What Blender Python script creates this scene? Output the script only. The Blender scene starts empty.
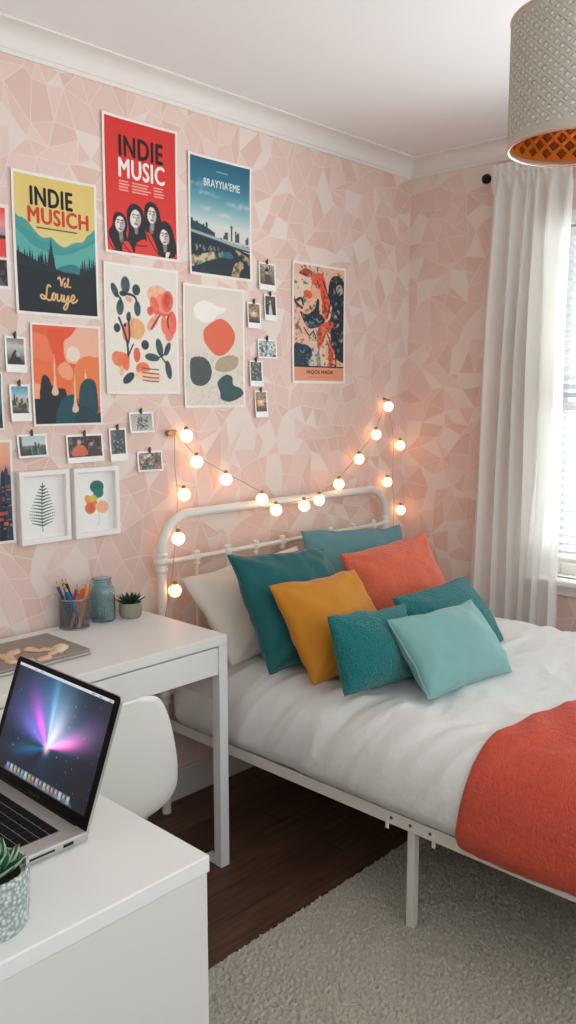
import bpy, bmesh, math, random
import numpy as np
from mathutils import Vector, Matrix, noise, geometry
random.seed(7)
PI = math.pi
S = bpy.context.scene
COL = S.collection

# ------------------------------------------------------------------ helpers
def lin(c):
    return tuple(((x/255)/12.92 if x/255 <= 0.04045 else ((x/255+0.055)/1.055)**2.4) for x in c)

def tag(o, label=None, cat=None, group=None, kind=None):
    if label: o['label'] = label
    if cat: o['category'] = cat
    if group: o['group'] = group
    if kind: o['kind'] = kind
    return o

def empty(name, loc, label=None, cat=None, group=None, kind=None, mtx=None):
    o = bpy.data.objects.new(name, None)
    o.empty_display_size = 0.05
    COL.objects.link(o)
    if mtx is not None: o.matrix_basis = mtx
    else: o.location = loc
    return tag(o, label, cat, group, kind)

def root_off(o):
    v = Vector((0, 0, 0))
    while o is not None:
        v += o.location
        o = o.parent
    return v

def obj(name, bm, mats, parent=None, world=True, loc=None, smooth=False, label=None):
    """links a bmesh (or mesh) as one object; geometry is given in world coordinates when world is set"""
    if isinstance(bm, bmesh.types.BMesh):
        me = bpy.data.meshes.new(name)
        bm.normal_update()
        bm.to_mesh(me); bm.free()
    else:
        me = bm
    if not isinstance(mats, (list, tuple)): mats = [mats]
    for m in mats: me.materials.append(m)
    if smooth:
        me.polygons.foreach_set('use_smooth', [True]*len(me.polygons))
        if smooth != 'all':
            try: me.set_sharp_from_angle(angle=math.radians(40))
            except Exception: pass
    o = bpy.data.objects.new(name, me)
    COL.objects.link(o)
    if parent is not None: o.parent = parent
    if loc is not None: o.location = loc
    if world:
        off = root_off(o)
        if off.length > 0: me.transform(Matrix.Translation(-off))
    if label: o['label'] = label
    return o

def copy_tree(o, parent=None):
    c = o.copy(); COL.objects.link(c)
    if parent is not None: c.parent = parent
    for ch in list(o.children): copy_tree(ch, c)
    return c

def nb(): return bmesh.new()

def box(bm, a, b, bev=0.0, mi=0, seg=2):
    a = Vector(a); b = Vector(b)
    t = nb()
    bmesh.ops.create_cube(t, size=1.0)
    for v in t.verts:
        v.co = Vector(((v.co.x+.5)*(b.x-a.x)+a.x, (v.co.y+.5)*(b.y-a.y)+a.y, (v.co.z+.5)*(b.z-a.z)+a.z))
    if bev > 0:
        bmesh.ops.bevel(t, geom=t.edges[:], offset=bev, segments=seg, profile=.5, affect='EDGES')
    for f in t.faces: f.material_index = mi
    merge(bm, t)
    return bm

def merge(bm, t, mtx=None):
    me = bpy.data.meshes.new('tmp')
    if mtx is not None: bmesh.ops.transform(t, matrix=mtx, verts=t.verts[:])
    t.to_mesh(me); t.free()
    bm.from_mesh(me)
    bpy.data.meshes.remove(me)

def tube(bm, pts, r, n=12, closed=False, caps=True, mi=0):
    pts = [Vector(p) for p in pts]
    N = len(pts)
    rs = r if isinstance(r, (list, tuple)) else [r]*N
    tans = []
    for i in range(N):
        if closed: t = pts[(i+1) % N]-pts[i-1]
        elif i == 0: t = pts[1]-pts[0]
        elif i == N-1: t = pts[-1]-pts[-2]
        else: t = (pts[i+1]-pts[i]).normalized()+(pts[i]-pts[i-1]).normalized()
        tans.append(t.normalized())
    up = Vector((0, 0, 1)) if abs(tans[0].z) < .9 else Vector((1, 0, 0))
    nrm = (up-tans[0]*up.dot(tans[0])).normalized()
    rings = []
    for i in range(N):
        nrm = (nrm-tans[i]*nrm.dot(tans[i])).normalized()
        bi = tans[i].cross(nrm)
        rings.append([bm.verts.new(pts[i]+rs[i]*(nrm*math.cos(2*PI*k/n)+bi*math.sin(2*PI*k/n))) for k in range(n)])
    M = N if closed else N-1
    for i in range(M):
        A, B = rings[i], rings[(i+1) % N]
        for k in range(n):
            f = bm.faces.new((A[k], A[(k+1) % n], B[(k+1) % n], B[k])); f.material_index = mi
    if caps and not closed:
        f = bm.faces.new(rings[0][::-1]); f.material_index = mi
        f = bm.faces.new(rings[-1]); f.material_index = mi
    return bm

def lathe(bm, prof, c=(0, 0, 0), n=32, mi=0, cap0=True, cap1=True):
    c = Vector(c); rings = []
    for r, z in prof:
        rings.append([bm.verts.new(c+Vector((r*math.cos(2*PI*k/n), r*math.sin(2*PI*k/n), z))) for k in range(n)])
    for A, B in zip(rings, rings[1:]):
        for k in range(n):
            f = bm.faces.new((A[k], A[(k+1) % n], B[(k+1) % n], B[k])); f.material_index = mi
    if cap0: bm.faces.new(rings[0][::-1]).material_index = mi
    if cap1: bm.faces.new(rings[-1]).material_index = mi
    return bm

def sphere(bm, c, r, u=20, v=14, sc=(1, 1, 1)):
    bmesh.ops.create_uvsphere(bm, u_segments=u, v_segments=v, radius=r,
        matrix=Matrix.Translation(c) @ Matrix.Diagonal((sc[0], sc[1], sc[2], 1)))
    return bm

def gridmesh(bm, P, nu, nv, mi=0):
    """P(i,j)->Vector ; nu x nv vertices"""
    V = [[bm.verts.new(P(i, j)) for i in range(nu)] for j in range(nv)]
    for j in range(nv-1):
        for i in range(nu-1):
            bm.faces.new((V[j][i], V[j][i+1], V[j+1][i+1], V[j+1][i])).material_index = mi
    return V

def catmull(pts, per=8, closed=False):
    out = []; N = len(pts)
    P = [np.array(p, float) for p in pts]
    rng = range(N) if closed else range(N-1)
    for i in rng:
        if closed: p0, p1, p2, p3 = P[i-1], P[i], P[(i+1) % N], P[(i+2) % N]
        else: p0, p1, p2, p3 = P[max(i-1, 0)], P[i], P[i+1], P[min(i+2, N-1)]
        for k in range(per):
            t = k/per
            out.append(.5*((2*p1)+(-p0+p2)*t+(2*p0-5*p1+4*p2-p3)*t*t+(-p0+3*p1-3*p2+p3)*t**3))
    if not closed: out.append(P[-1])
    return out

def sm(a, b, x):
    if a > b: return 1-sm(b, a, x)
    t = min(1, max(0, (x-a)/(b-a))); return t*t*(3-2*t)

# ------------------------------------------------------------------ materials
def mat(name, col, rough=.5, metal=0, bump=0, bscale=40, detail=3, var=0, vscale=6, sheen=0, coat=0,
        emit=None, estr=0, trans=0, ior=1.45, subs=0, stretch=None, spec=None):
    m = bpy.data.materials.new(name); m.use_nodes = True
    nt = m.node_tree; b = nt.nodes['Principled BSDF']
    c = lin(col)+(1,)
    b.inputs['Base Color'].default_value = c
    b.inputs['Roughness'].default_value = rough
    b.inputs['Metallic'].default_value = metal
    b.inputs['Sheen Weight'].default_value = sheen
    b.inputs['Sheen Roughness'].default_value = .4
    b.inputs['Coat Weight'].default_value = coat
    b.inputs['Transmission Weight'].default_value = trans
    b.inputs['IOR'].default_value = ior
    if spec is not None: b.inputs['Specular IOR Level'].default_value = spec
    if emit:
        b.inputs['Emission Color'].default_value = lin(emit)+(1,)
        b.inputs['Emission Strength'].default_value = estr
    tc = nt.nodes.new('ShaderNodeTexCoord')
    src = tc.outputs['Object']
    if stretch:
        mp = nt.nodes.new('ShaderNodeMapping'); mp.inputs['Scale'].default_value = stretch
        nt.links.new(src, mp.inputs['Vector']); src = mp.outputs['Vector']
    if var > 0 or bump == 0:
        n = nt.nodes.new('ShaderNodeTexNoise'); n.inputs['Scale'].default_value = vscale; n.inputs['Detail'].default_value = 4
        nt.links.new(src, n.inputs['Vector'])
        mx = nt.nodes.new('ShaderNodeMix'); mx.data_type = 'RGBA'
        v = var if var > 0 else .02
        mx.inputs['A'].default_value = tuple(max(0, x*(1-v)) for x in c[:3])+(1,)
        mx.inputs['B'].default_value = tuple(min(1, x*(1+v)) for x in c[:3])+(1,)
        nt.links.new(n.outputs['Fac'], mx.inputs['Factor'])
        nt.links.new(mx.outputs['Result'], b.inputs['Base Color'])
    if bump > 0:
        n = nt.nodes.new('ShaderNodeTexNoise'); n.inputs['Scale'].default_value = bscale; n.inputs['Detail'].default_value = detail
        nt.links.new(src, n.inputs['Vector'])
        bp = nt.nodes.new('ShaderNodeBump'); bp.inputs['Strength'].default_value = bump; bp.inputs['Distance'].default_value = .01
        nt.links.new(n.outputs['Fac'], bp.inputs['Height'])
        nt.links.new(bp.outputs['Normal'], b.inputs['Normal'])
    return m

def cells_bump(m, scale, strength, dist=.01, stretch=None):
    nt = m.node_tree; b = nt.nodes['Principled BSDF']
    tc = nt.nodes.new('ShaderNodeTexCoord'); v = nt.nodes.new('ShaderNodeTexVoronoi')
    v.inputs['Scale'].default_value = scale
    src = tc.outputs['Object']
    if stretch:
        mp = nt.nodes.new('ShaderNodeMapping'); mp.inputs['Scale'].default_value = stretch
        nt.links.new(src, mp.inputs['Vector']); src = mp.outputs['Vector']
    nt.links.new(src, v.inputs['Vector'])
    bp = nt.nodes.new('ShaderNodeBump'); bp.inputs['Strength'].default_value = strength; bp.inputs['Distance'].default_value = dist
    bp.invert = True
    nt.links.new(v.outputs['Distance'], bp.inputs['Height'])
    nt.links.new(bp.outputs['Normal'], b.inputs['Normal'])
    return m

def attr_mat(name, rough=.55, emit=0):
    m = bpy.data.materials.new(name); m.use_nodes = True
    nt = m.node_tree; b = nt.nodes['Principled BSDF']
    a = nt.nodes.new('ShaderNodeAttribute'); a.attribute_name = 'Col'
    b.inputs['Roughness'].default_value = rough
    if emit:
        b.inputs['Base Color'].default_value = (.004, .004, .005, 1)
        b.inputs['Emission Strength'].default_value = emit
        nt.links.new(a.outputs['Color'], b.inputs['Emission Color'])
    else:
        nt.links.new(a.outputs['Color'], b.inputs['Base Color'])
    return m

def cloth_mat(name, col, transl, rough=.9):
    m = mat(name, col, rough, bump=.15, bscale=500)
    nt = m.node_tree; b = nt.nodes['Principled BSDF']; out = nt.nodes['Material Output']
    t = nt.nodes.new('ShaderNodeBsdfTranslucent'); t.inputs['Color'].default_value = lin(col)+(1,)
    mx = nt.nodes.new('ShaderNodeMixShader'); mx.inputs[0].default_value = transl
    nt.links.new(b.outputs[0], mx.inputs[1]); nt.links.new(t.outputs[0], mx.inputs[2])
    nt.links.new(mx.outputs[0], out.inputs['Surface'])
    return m

M = {}
M['wp0'] = mat('wallpaper_pink', (227, 198, 187), .8, bump=.05, bscale=300)
M['wp1'] = mat('wallpaper_pink_light', (229, 204, 194), .8, bump=.05, bscale=300)
M['wp2'] = mat('wallpaper_pink_deep', (223, 191, 179), .8, bump=.05, bscale=300)
M['wp3'] = mat('wallpaper_cream', (231, 216, 206), .72, bump=.05, bscale=300)
M['wpl'] = mat('wallpaper_line', (233, 213, 203), .75)
M['plaster'] = mat('wall_plaster', (220, 215, 208), .9)
M['ceil'] = mat('ceiling_paint', (246, 247, 246), .9, bump=.08, bscale=160, detail=5)
M['trim'] = mat('white_trim_paint', (232, 228, 222), .55)
M['base'] = mat('baseboard_paint', (205, 200, 195), .5)
M['white'] = mat('white_lacquer', (238, 238, 235), .35, spec=.4)
M['white2'] = mat('white_melamine', (226, 224, 218), .5)
M['wmetal'] = mat('cream_white_metal', (230, 226, 216), .35, bump=.03, bscale=60)
M['bolt'] = mat('steel_bolt', (110, 110, 108), .35, metal=.8)
M['plastic'] = mat('white_shell_plastic', (232, 232, 226), .35)
M['black'] = mat('black_metal', (22, 22, 23), .4, metal=.3)
M['glassblk'] = mat('black_screen_glass', (5, 5, 7), .3, spec=.15)
M['alu'] = mat('brushed_aluminium', (186, 182, 176), .4, metal=.5, bump=.02, bscale=400)
M['alud'] = mat('grey_laptop_metal', (158, 148, 138), .45, metal=.35)
M['dark'] = mat('dark_slot', (18, 20, 18), .6)
M['key'] = mat('black_key_plastic', (12, 12, 16), .6, spec=.2)
M['kwell'] = mat('keyboard_well', (140, 134, 130), .5)
M['legend'] = mat('key_legend', (205, 205, 210), .6)
M['wordm'] = mat('faint_lettering', (70, 70, 74), .5)
M['mattress'] = mat('mattress_ticking', (220, 214, 206), .9, bump=.1, bscale=200)
M['duvet'] = mat('white_cotton', (234, 233, 230), .9, bump=.45, bscale=26, detail=6, sheen=.1)
M['p_white'] = mat('cream_linen', (222, 211, 198), .92, bump=.15, bscale=30, detail=6, var=.04, vscale=300)
M['p_teal'] = mat('teal_velvet', (8, 88, 92), .75, bump=.1, bscale=25, detail=5, sheen=.35, var=.12, vscale=9)
M['p_grey'] = mat('sea_green_cotton', (96, 140, 144), .85, bump=.12, bscale=25, detail=5, sheen=.1, var=.06)
M['p_coral'] = mat('coral_fleece', (214, 102, 74), .95, bump=.65, bscale=120, detail=6, sheen=.3, var=.12, vscale=60)
M['p_must'] = mat('mustard_velvet', (200, 130, 30), .8, bump=.1, bscale=25, detail=5, sheen=.2, var=.1, vscale=8)
M['p_knit'] = cells_bump(mat('teal_knit', (28, 116, 118), .9, var=.2, vscale=160, sheen=.2), 150, .9, .006)
M['p_aqua'] = mat('aqua_velvet', (126, 174, 172), .8, bump=.08, bscale=20, detail=5, sheen=.25, var=.06)
M['throw'] = cells_bump(mat('coral_quilted_cotton', (206, 84, 62), .92, var=.1, vscale=120, sheen=.1), 110, .5, .006, (1, 1.6, 1))
M['curtain'] = cloth_mat('sheer_white_linen', (246, 245, 241), .42)
M['slat'] = cloth_mat('white_blind_slat', (190, 193, 196), .03, .5)
M['rod'] = mat('black_curtain_rod', (20, 18, 18), .4, metal=.5)
M['shade'] = mat('beige_lamp_shade', (190, 184, 170), .55)
M['shade2'] = mat('pale_lamp_facets', (222, 218, 208), .35)
M['copper'] = mat('copper_lining', (196, 116, 38), .38, metal=.45)
M['copper2'] = mat('dark_copper_facets', (128, 68, 20), .35, metal=.5)
M['paper'] = mat('poster_paper', (240, 234, 228), .7)
M['card'] = mat('photo_card', (244, 241, 236), .45)
M['print'] = attr_mat('printed_ink', .6)
M['photo'] = attr_mat('photo_gloss', .35)
M['frame'] = mat('white_frame_wood', (240, 237, 232), .45)
M['peg'] = mat('bronze_clip', (96, 70, 56), .5, metal=.3)
M['screen'] = attr_mat('lit_display', .2, emit=.8)
M['ink_black'] = mat('ink_black', (22, 20, 20), .6)
M['ink_white'] = mat('ink_white', (238, 234, 232), .6)
M['ink_red'] = mat('ink_vermilion', (205, 66, 40), .6)
M['ink_peach'] = mat('ink_peach', (232, 182, 128), .6)
M['ink_pale'] = mat('ink_pale_blue', (214, 226, 228), .6)
M['ink_brown'] = mat('ink_brown', (66, 34, 26), .6)
M['ink_slate'] = mat('ink_slate', (70, 62, 50), .6)
M['bulb'] = mat('glowing_bulb', (255, 236, 205), .5, emit=(255, 184, 130), estr=2.4)
M['cord'] = mat('copper_cord', (186, 160, 142), .5)
M['socket'] = mat('socket_metal', (168, 130, 90), .4, metal=.6)
M['concrete'] = mat('sage_concrete', (148, 146, 128), .85, bump=.2, bscale=90)
M['soil'] = mat('potting_soil', (46, 36, 28), 1, bump=.6, bscale=200)
M['leaf'] = mat('dark_succulent', (34, 62, 46), .55, var=.3, vscale=40)
M['leaf2'] = mat('blue_green_succulent', (40, 92, 66), .5, var=.25, vscale=60)
M['leafedge'] = mat('pale_leaf_rim', (150, 180, 150), .55)
M['wire'] = mat('steel_mesh', (150, 160, 164), .4, metal=.5)
M['jar'] = mat('aqua_glass', (204, 234, 240), .06, trans=.92, ior=1.45)
M['shell'] = mat('peach_shell', (232, 190, 158), .5, var=.2, vscale=60)
M['shell2'] = mat('cream_shell', (240, 216, 190), .5, var=.15, vscale=60)
M['exterior'] = mat('exterior_render', (200, 200, 200), .9)

# floor: dark planks running along x
def floor_mat():
    m = bpy.data.materials.new('dark_wood_planks'); m.use_nodes = True
    nt = m.node_tree; b = nt.nodes['Principled BSDF']
    tc = nt.nodes.new('ShaderNodeTexCoord')
    br = nt.nodes.new('ShaderNodeTexBrick')
    br.inputs['Scale'].default_value = 1.0
    br.inputs['Brick Width'].default_value = 1.3
    br.inputs['Row Height'].default_value = .125
    br.inputs['Mortar Size'].default_value = .0015
    br.inputs['Color1'].default_value = lin((108, 76, 57))+(1,)
    br.inputs['Color2'].default_value = lin((84, 58, 44))+(1,)
    br.inputs['Mortar'].default_value = lin((30, 20, 15))+(1,)
    br.offset = .37
    nt.links.new(tc.outputs['Object'], br.inputs['Vector'])
    mp = nt.nodes.new('ShaderNodeMapping'); mp.inputs['Scale'].default_value = (2.2, 26, 1)
    nt.links.new(tc.outputs['Object'], mp.inputs['Vector'])
    n = nt.nodes.new('ShaderNodeTexNoise'); n.inputs['Scale'].default_value = 2; n.inputs['Detail'].default_value = 8; n.inputs['Roughness'].default_value = .65
    nt.links.new(mp.outputs['Vector'], n.inputs['Vector'])
    cr = nt.nodes.new('ShaderNodeValToRGB')
    cr.color_ramp.elements[0].position = .3; cr.color_ramp.elements[0].color = (.45, .42, .40, 1)
    cr.color_ramp.elements[1].position = .7; cr.color_ramp.elements[1].color = (1.25, 1.2, 1.15, 1)
    nt.links.new(n.outputs['Fac'], cr.inputs['Fac'])
    mx = nt.nodes.new('ShaderNodeMix'); mx.data_type = 'RGBA'; mx.blend_type = 'MULTIPLY'; mx.inputs['Factor'].default_value = 1
    nt.links.new(br.outputs['Color'], mx.inputs['A']); nt.links.new(cr.outputs['Color'], mx.inputs['B'])
    nt.links.new(mx.outputs['Result'], b.inputs['Base Color'])
    b.inputs['Roughness'].default_value = .5
    bp = nt.nodes.new('ShaderNodeBump'); bp.inputs['Strength'].default_value = .15; bp.inputs['Distance'].default_value = .003
    nt.links.new(n.outputs['Fac'], bp.inputs['Height']); nt.links.new(bp.outputs['Normal'], b.inputs['Normal'])
    return m
M['floor'] = floor_mat()

def rug_mat():
    m = mat('cream_shag', (192, 184, 168), 1, bump=.5, bscale=300, detail=4, sheen=.2, var=.26, vscale=190)  # fine mottling also puts the shade of pits between tufts into the colour
    return m
M['rug'] = rug_mat()

def speckle_mat():
    m = bpy.data.materials.new('speckled_ceramic'); m.use_nodes = True
    nt = m.node_tree; b = nt.nodes['Principled BSDF']; b.inputs['Roughness'].default_value = .5
    tc = nt.nodes.new('ShaderNodeTexCoord'); v = nt.nodes.new('ShaderNodeTexVoronoi'); v.inputs['Scale'].default_value = 150
    nt.links.new(tc.outputs['Object'], v.inputs['Vector'])
    cr = nt.nodes.new('ShaderNodeValToRGB')
    cr.color_ramp.elements[0].position = .25; cr.color_ramp.elements[0].color = lin((222, 228, 222))+(1,)
    cr.color_ramp.elements[1].position = .62; cr.color_ramp.elements[1].color = lin((150, 166, 160))+(1,)
    nt.links.new(v.outputs['Distance'], cr.inputs['Fac'])
    nt.links.new(cr.outputs['Color'], b.inputs['Base Color'])
    bp = nt.nodes.new('ShaderNodeBump'); bp.inputs['Strength'].default_value = .7; bp.inputs['Distance'].default_value = .004; bp.invert = True
    nt.links.new(v.outputs['Distance'], bp.inputs['Height']); nt.links.new(bp.outputs['Normal'], b.inputs['Normal'])
    return m
M['speckle'] = speckle_mat()

# ------------------------------------------------------------------ room
XW, YW = 3.45, 2.47          # window wall plane, poster wall plane
X0, Y0 = -1.1, -1.0
ZC = 2.59
FLZ = -.06                   # floor level (the zero level is that of the measured furniture)
WIN = (0.35, 1.72, 0.71, 2.20)  # y0,y1,z0,z1 of the opening

def wallpaper(w, h, seed, hole=None):
    """flat geometric facets: random triangles, some merged, each inset by a thin pale line. coords (a,b)"""
    rng = random.Random(seed)
    pts = []
    st = .076
    nx = int(w/st)+1; ny = int(h/st)+1
    for j in range(1, ny):
        for i in range(1, nx):
            a = (i+(.5 if j % 2 else 0)+rng.uniform(-.42, .42))*w/nx; b = (j+rng.uniform(-.42, .42))*h/ny
            if not (.03 < a < w-.03 and .03 < b < h-.03): continue
            if hole and hole[0]-.03 < a < hole[1]+.03 and hole[2]-.03 < b < hole[3]+.03: continue
            pts.append((a, b))
    for i in range(nx+1): pts += [(i*w/nx, 0), (i*w/nx, h)]
    for j in range(1, ny): pts += [(0, j*h/ny), (w, j*h/ny)]
    edges = []
    if hole:
        k = len(pts); a0, a1, b0, b1 = hole
        pts += [(a0, b0), (a1, b0), (a1, b1), (a0, b1)]
        edges = [(k, k+1), (k+1, k+2), (k+2, k+3), (k+3, k)]
    r = geometry.delaunay_2d_cdt([Vector(p) for p in pts], edges, [], 0, 1e-5)
    bm = nb()
    vs = [bm.verts.new((v.x, v.y, 0)) for v in r[0]]
    for f in r[2]:
        c = sum((r[0][i] for i in f), Vector((0, 0)))/len(f)
        if hole and hole[0] < c.x < hole[1] and hole[2] < c.y < hole[3]: continue
        try: bm.faces.new([vs[i] for i in f])
        except ValueError: pass
    bm.normal_update()
    used = set(); kill = []
    el = [e for e in bm.edges if len(e.link_faces) == 2]
    rng.shuffle(el)
    for e in el:
        fa, fb = e.link_faces
        if fa.index in used or fb.index in used: continue
        if rng.random() < .42:
            used.add(fa.index); used.add(fb.index); kill.append(e)
    bm.faces.index_update()
    # recompute with valid indices
    used = set(); kill = []
    for e in el:
        fa, fb = e.link_faces
        if fa.index in used or fb.index in used: continue
        if rng.random() < .45:
            used.add(fa.index); used.add(fb.index); kill.append(e)
    bmesh.ops.dissolve_edges(bm, edges=kill, use_verts=False, use_face_split=False)
    for f in bm.faces:
        q = rng.random()
        f.material_index = 3 if q < .22 else (1 if q < .45 else (2 if q < .65 else 0))
    fl = bm.faces[:]
    res = bmesh.ops.inset_individual(bm, faces=fl, thickness=.0016, depth=0, use_even_offset=True)
    for f in res['faces']: f.material_index = 4
    return bm

WM = [M['wp0'], M['wp1'], M['wp2'], M['wp3'], M['wpl'], M['plaster']]
# poster wall (plane y = YW)
bm = wallpaper(XW-X0, ZC-FLZ, 3)
for v in bm.verts: v.co = Vector((X0+v.co.x, YW, FLZ+v.co.y))
bmesh.ops.recalc_face_normals(bm, faces=bm.faces[:])
if bm.faces[0].normal.y > 0: bmesh.ops.reverse_faces(bm, faces=bm.faces[:])
box(bm, (X0, YW+.002, FLZ), (XW+.12, YW+.12, ZC), mi=5)
tag(obj('wall_back', bm, WM), kind='structure')
# window wall (plane x = XW); a runs from the corner towards the camera
hole = (YW-WIN[1], YW-WIN[0], WIN[2]-FLZ, WIN[3]-FLZ)
bm = wallpaper(YW-Y0, ZC-FLZ, 11, hole)
for v in bm.verts: v.co = Vector((XW, YW-v.co.x, FLZ+v.co.y))
bmesh.ops.recalc_face_normals(bm, faces=bm.faces[:])
if bm.faces[0].normal.x > 0: bmesh.ops.reverse_faces(bm, faces=bm.faces[:])
for a, b in (((XW+.002, Y0, FLZ), (XW+.12, WIN[0], ZC)), ((XW+.002, WIN[1], FLZ), (XW+.12, YW, ZC)),
             ((XW+.002, WIN[0], FLZ), (XW+.12, WIN[1], WIN[2])), ((XW+.002, WIN[0], WIN[3]), (XW+.12, WIN[1], ZC))):
    box(bm, a, b, mi=5)
tag(obj('wall_right', bm, WM), kind='structure')
tag(obj('floor', box(nb(), (X0, Y0, FLZ-.06), (XW+.12, YW+.12, FLZ)), M['floor']), kind='structure')
tag(obj('ceiling', box(nb(), (X0, Y0, ZC), (XW+.12, YW+.12, ZC+.08)), M['ceil']), kind='structure')

def crown(name, p0, p1, inward):
    """cove moulding; inward = unit vector into the room"""
    H, D = .078, .075
    prof = [(0, 0), (.006, 0), (.009, .008), (.009, .012)]
    for k in range(9):
        t = k/8*PI/2
        prof.append((.012+(D-.018)*(1-math.cos(t)), .014+(H-.022)*math.sin(t)))
    prof += [(D, H-.006), (D, H), (0, H)]
    bm = nb(); p0 = Vector(p0); p1 = Vector(p1); inward = Vector(inward)
    A = [bm.verts.new(p0+inward*a+Vector((0, 0, ZC-H+b))) for a, b in prof]
    B = [bm.verts.new(p1+inward*a+Vector((0, 0, ZC-H+b))) for a, b in prof]
    n = len(prof)
    for k in range(n): bm.faces.new((A[k], A[(k+1) % n], B[(k+1) % n], B[k]))
    bm.faces.new(A); bm.faces.new(B[::-1])
    bmesh.ops.recalc_face_normals(bm, faces=bm.faces[:])
    tag(obj(name, bm, M['trim'], smooth=True), kind='structure')
crown('trim_1', (X0, YW, 0), (XW, YW, 0), (0, -1, 0))
crown('trim_2', (XW, YW, 0), (XW, Y0, 0), (-1, 0, 0))
def baseboard(name, a, b): tag(obj(name, box(nb(), a, b, .004), M['base']), kind='structure')
baseboard('baseboard_back', (X0, YW-.018, FLZ), (XW, YW, .06))
baseboard('baseboard_right', (XW-.018, Y0, FLZ), (XW, YW-.018, .06))

# window
y0, y1, z0, z1 = WIN
w = empty('window_1', (XW, (y0+y1)/2, z0), kind='structure')
bm = nb(); t = .055
for a, b in (((XW-.018, y0-t, z0-.0), (XW, y0, z1+t)), ((XW-.018, y1, z0), (XW, y1+t, z1+t)), ((XW-.018, y0, z1), (XW, y1, z1+t))):
    box(bm, a, b, .003)
obj('casing', bm, M['trim'], w)
bm = nb(); box(bm, (XW-.075, y0-.09, z0-.022), (XW+.03, y1+.09, z0), .005)
obj('sill', bm, M['trim'], w)
obj('apron', box(nb(), (XW-.02, y0-.06, z0-.075), (XW, y1+.06, z0-.022), .004), M['trim'], w)
bm = nb(); xs = XW+.085
for a, b in (((xs, y0, z0), (xs+.035, y0+.045, z1)), ((xs, y1-.045, z0), (xs+.035, y1, z1)), ((xs, y0+.045, z0), (xs+.035, y1-.045, z0+.05)),
             ((xs, y0+.045, z1-.045), (xs+.035, y1-.045, z1)), ((xs, y0+.045, 1.43), (xs+.035, y1-.045, 1.475))):
    box(bm, a, b, .003)
obj('sash', bm, M['trim'], w)
gm = mat('window_glass', (250, 252, 252), .0, trans=1, ior=1.02, spec=.1)
nt = gm.node_tree; tr = nt.nodes.new('ShaderNodeBsdfTransparent'); tr.inputs[0].default_value = (.97, .98, .98, 1)
gl = nt.nodes.new('ShaderNodeBsdfGlossy'); gl.inputs['Roughness'].default_value = .02
mx = nt.nodes.new('ShaderNodeMixShader'); mx.inputs[0].default_value = .04
nt.links.new(tr.outputs[0], mx.inputs[1]); nt.links.new(gl.outputs[0], mx.inputs[2]); nt.links.new(mx.outputs[0], nt.nodes['Material Output'].inputs['Surface'])
obj('pane', box(nb(), (xs+.014, y0+.04, z0+.04), (xs+.018, y1-.04, z1-.04)), gm, w)

# venetian blind
vb = empty('venetian_blind', (XW+.045, (y0+y1)/2, z0+.06),
           'white horizontal slat blind lowered inside the bright window behind the curtain', 'blind')
obj('headrail', box(nb(), (XW+.02, y0+.012, z1-.04), (XW+.07, y1-.012, z1-.002), .004), M['trim'], vb)
obj('bottom_rail', box(nb(), (XW+.022, y0+.014, z0+.062), (XW+.068, y1-.014, z0+.082), .004), M['trim'], vb)
zz = z0+.105; first = None
while zz < z1-.05:
    if first is None:
        bm = nb()
        prof = [(-.021, .010), (-.007, .006), (.007, -.002), (.021, -.011)]
        for k in range(3):
            (xa, za), (xb, zb) = prof[k], prof[k+1]
            vs = [bm.verts.new((XW+.045+x, y, zz+z+d)) for d in (0, .0016) for x, z, y in ((xa, za, y0+.016), (xb, zb, y0+.016), (xb, zb, y1-.016), (xa, za, y1-.016))]
            for q in ((0, 3, 2, 1), (4, 5, 6, 7), (0, 1, 5, 4), (1, 2, 6, 5), (2, 3, 7, 6), (3, 0, 4, 7)): bm.faces.new([vs[i] for i in q])
        first = obj('slat', bm, M['slat'], vb)
        zs0 = zz
    else:
        c = first.copy(); COL.objects.link(c); c.location.z += zz-zs0
    zz += .036
for yy in (y0+.2, 1.0, y1-.16):
    obj('ladder_cord', tube(nb(), [(XW+.018, yy, z0+.07), (XW+.018, yy, z1-.03)], .0012, 6), M['trim'], vb)

# curtain rod + curtain
XC = 3.365
rod = empty('curtain_rod', (XC, 1.2, 2.425), 'black metal curtain rod with round end knob above the window', 'curtain rod')
obj('pole', tube(nb(), [(XC, 1.998, 2.425), (XC, -.1, 2.425)], .011, 14), M['rod'], rod, smooth=True)
bm = nb(); lp = [(0.0, 0), (.012, .0), (.019, .005), (.021, .012), (.021, .022), (.017, .030), (.008, .034), (.001, .035)]
lathe(bm, lp, n=20); bmesh.ops.transform(bm, matrix=Matrix.Translation((XC, 1.995, 2.425)) @ Matrix.Rotation(-PI/2, 4, 'X'), verts=bm.verts[:])
obj('finial', bm, M['rod'], rod, smooth=True)
for yb in (1.80, -.05):
    bm = nb(); box(bm, (XC-.004, yb-.006, 2.41), (XW, yb+.006, 2.425)); box(bm, (XW-.006, yb-.015, 2.38), (XW, yb+.015, 2.45), .002)
    obj('bracket', bm, M['rod'], rod)

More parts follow.
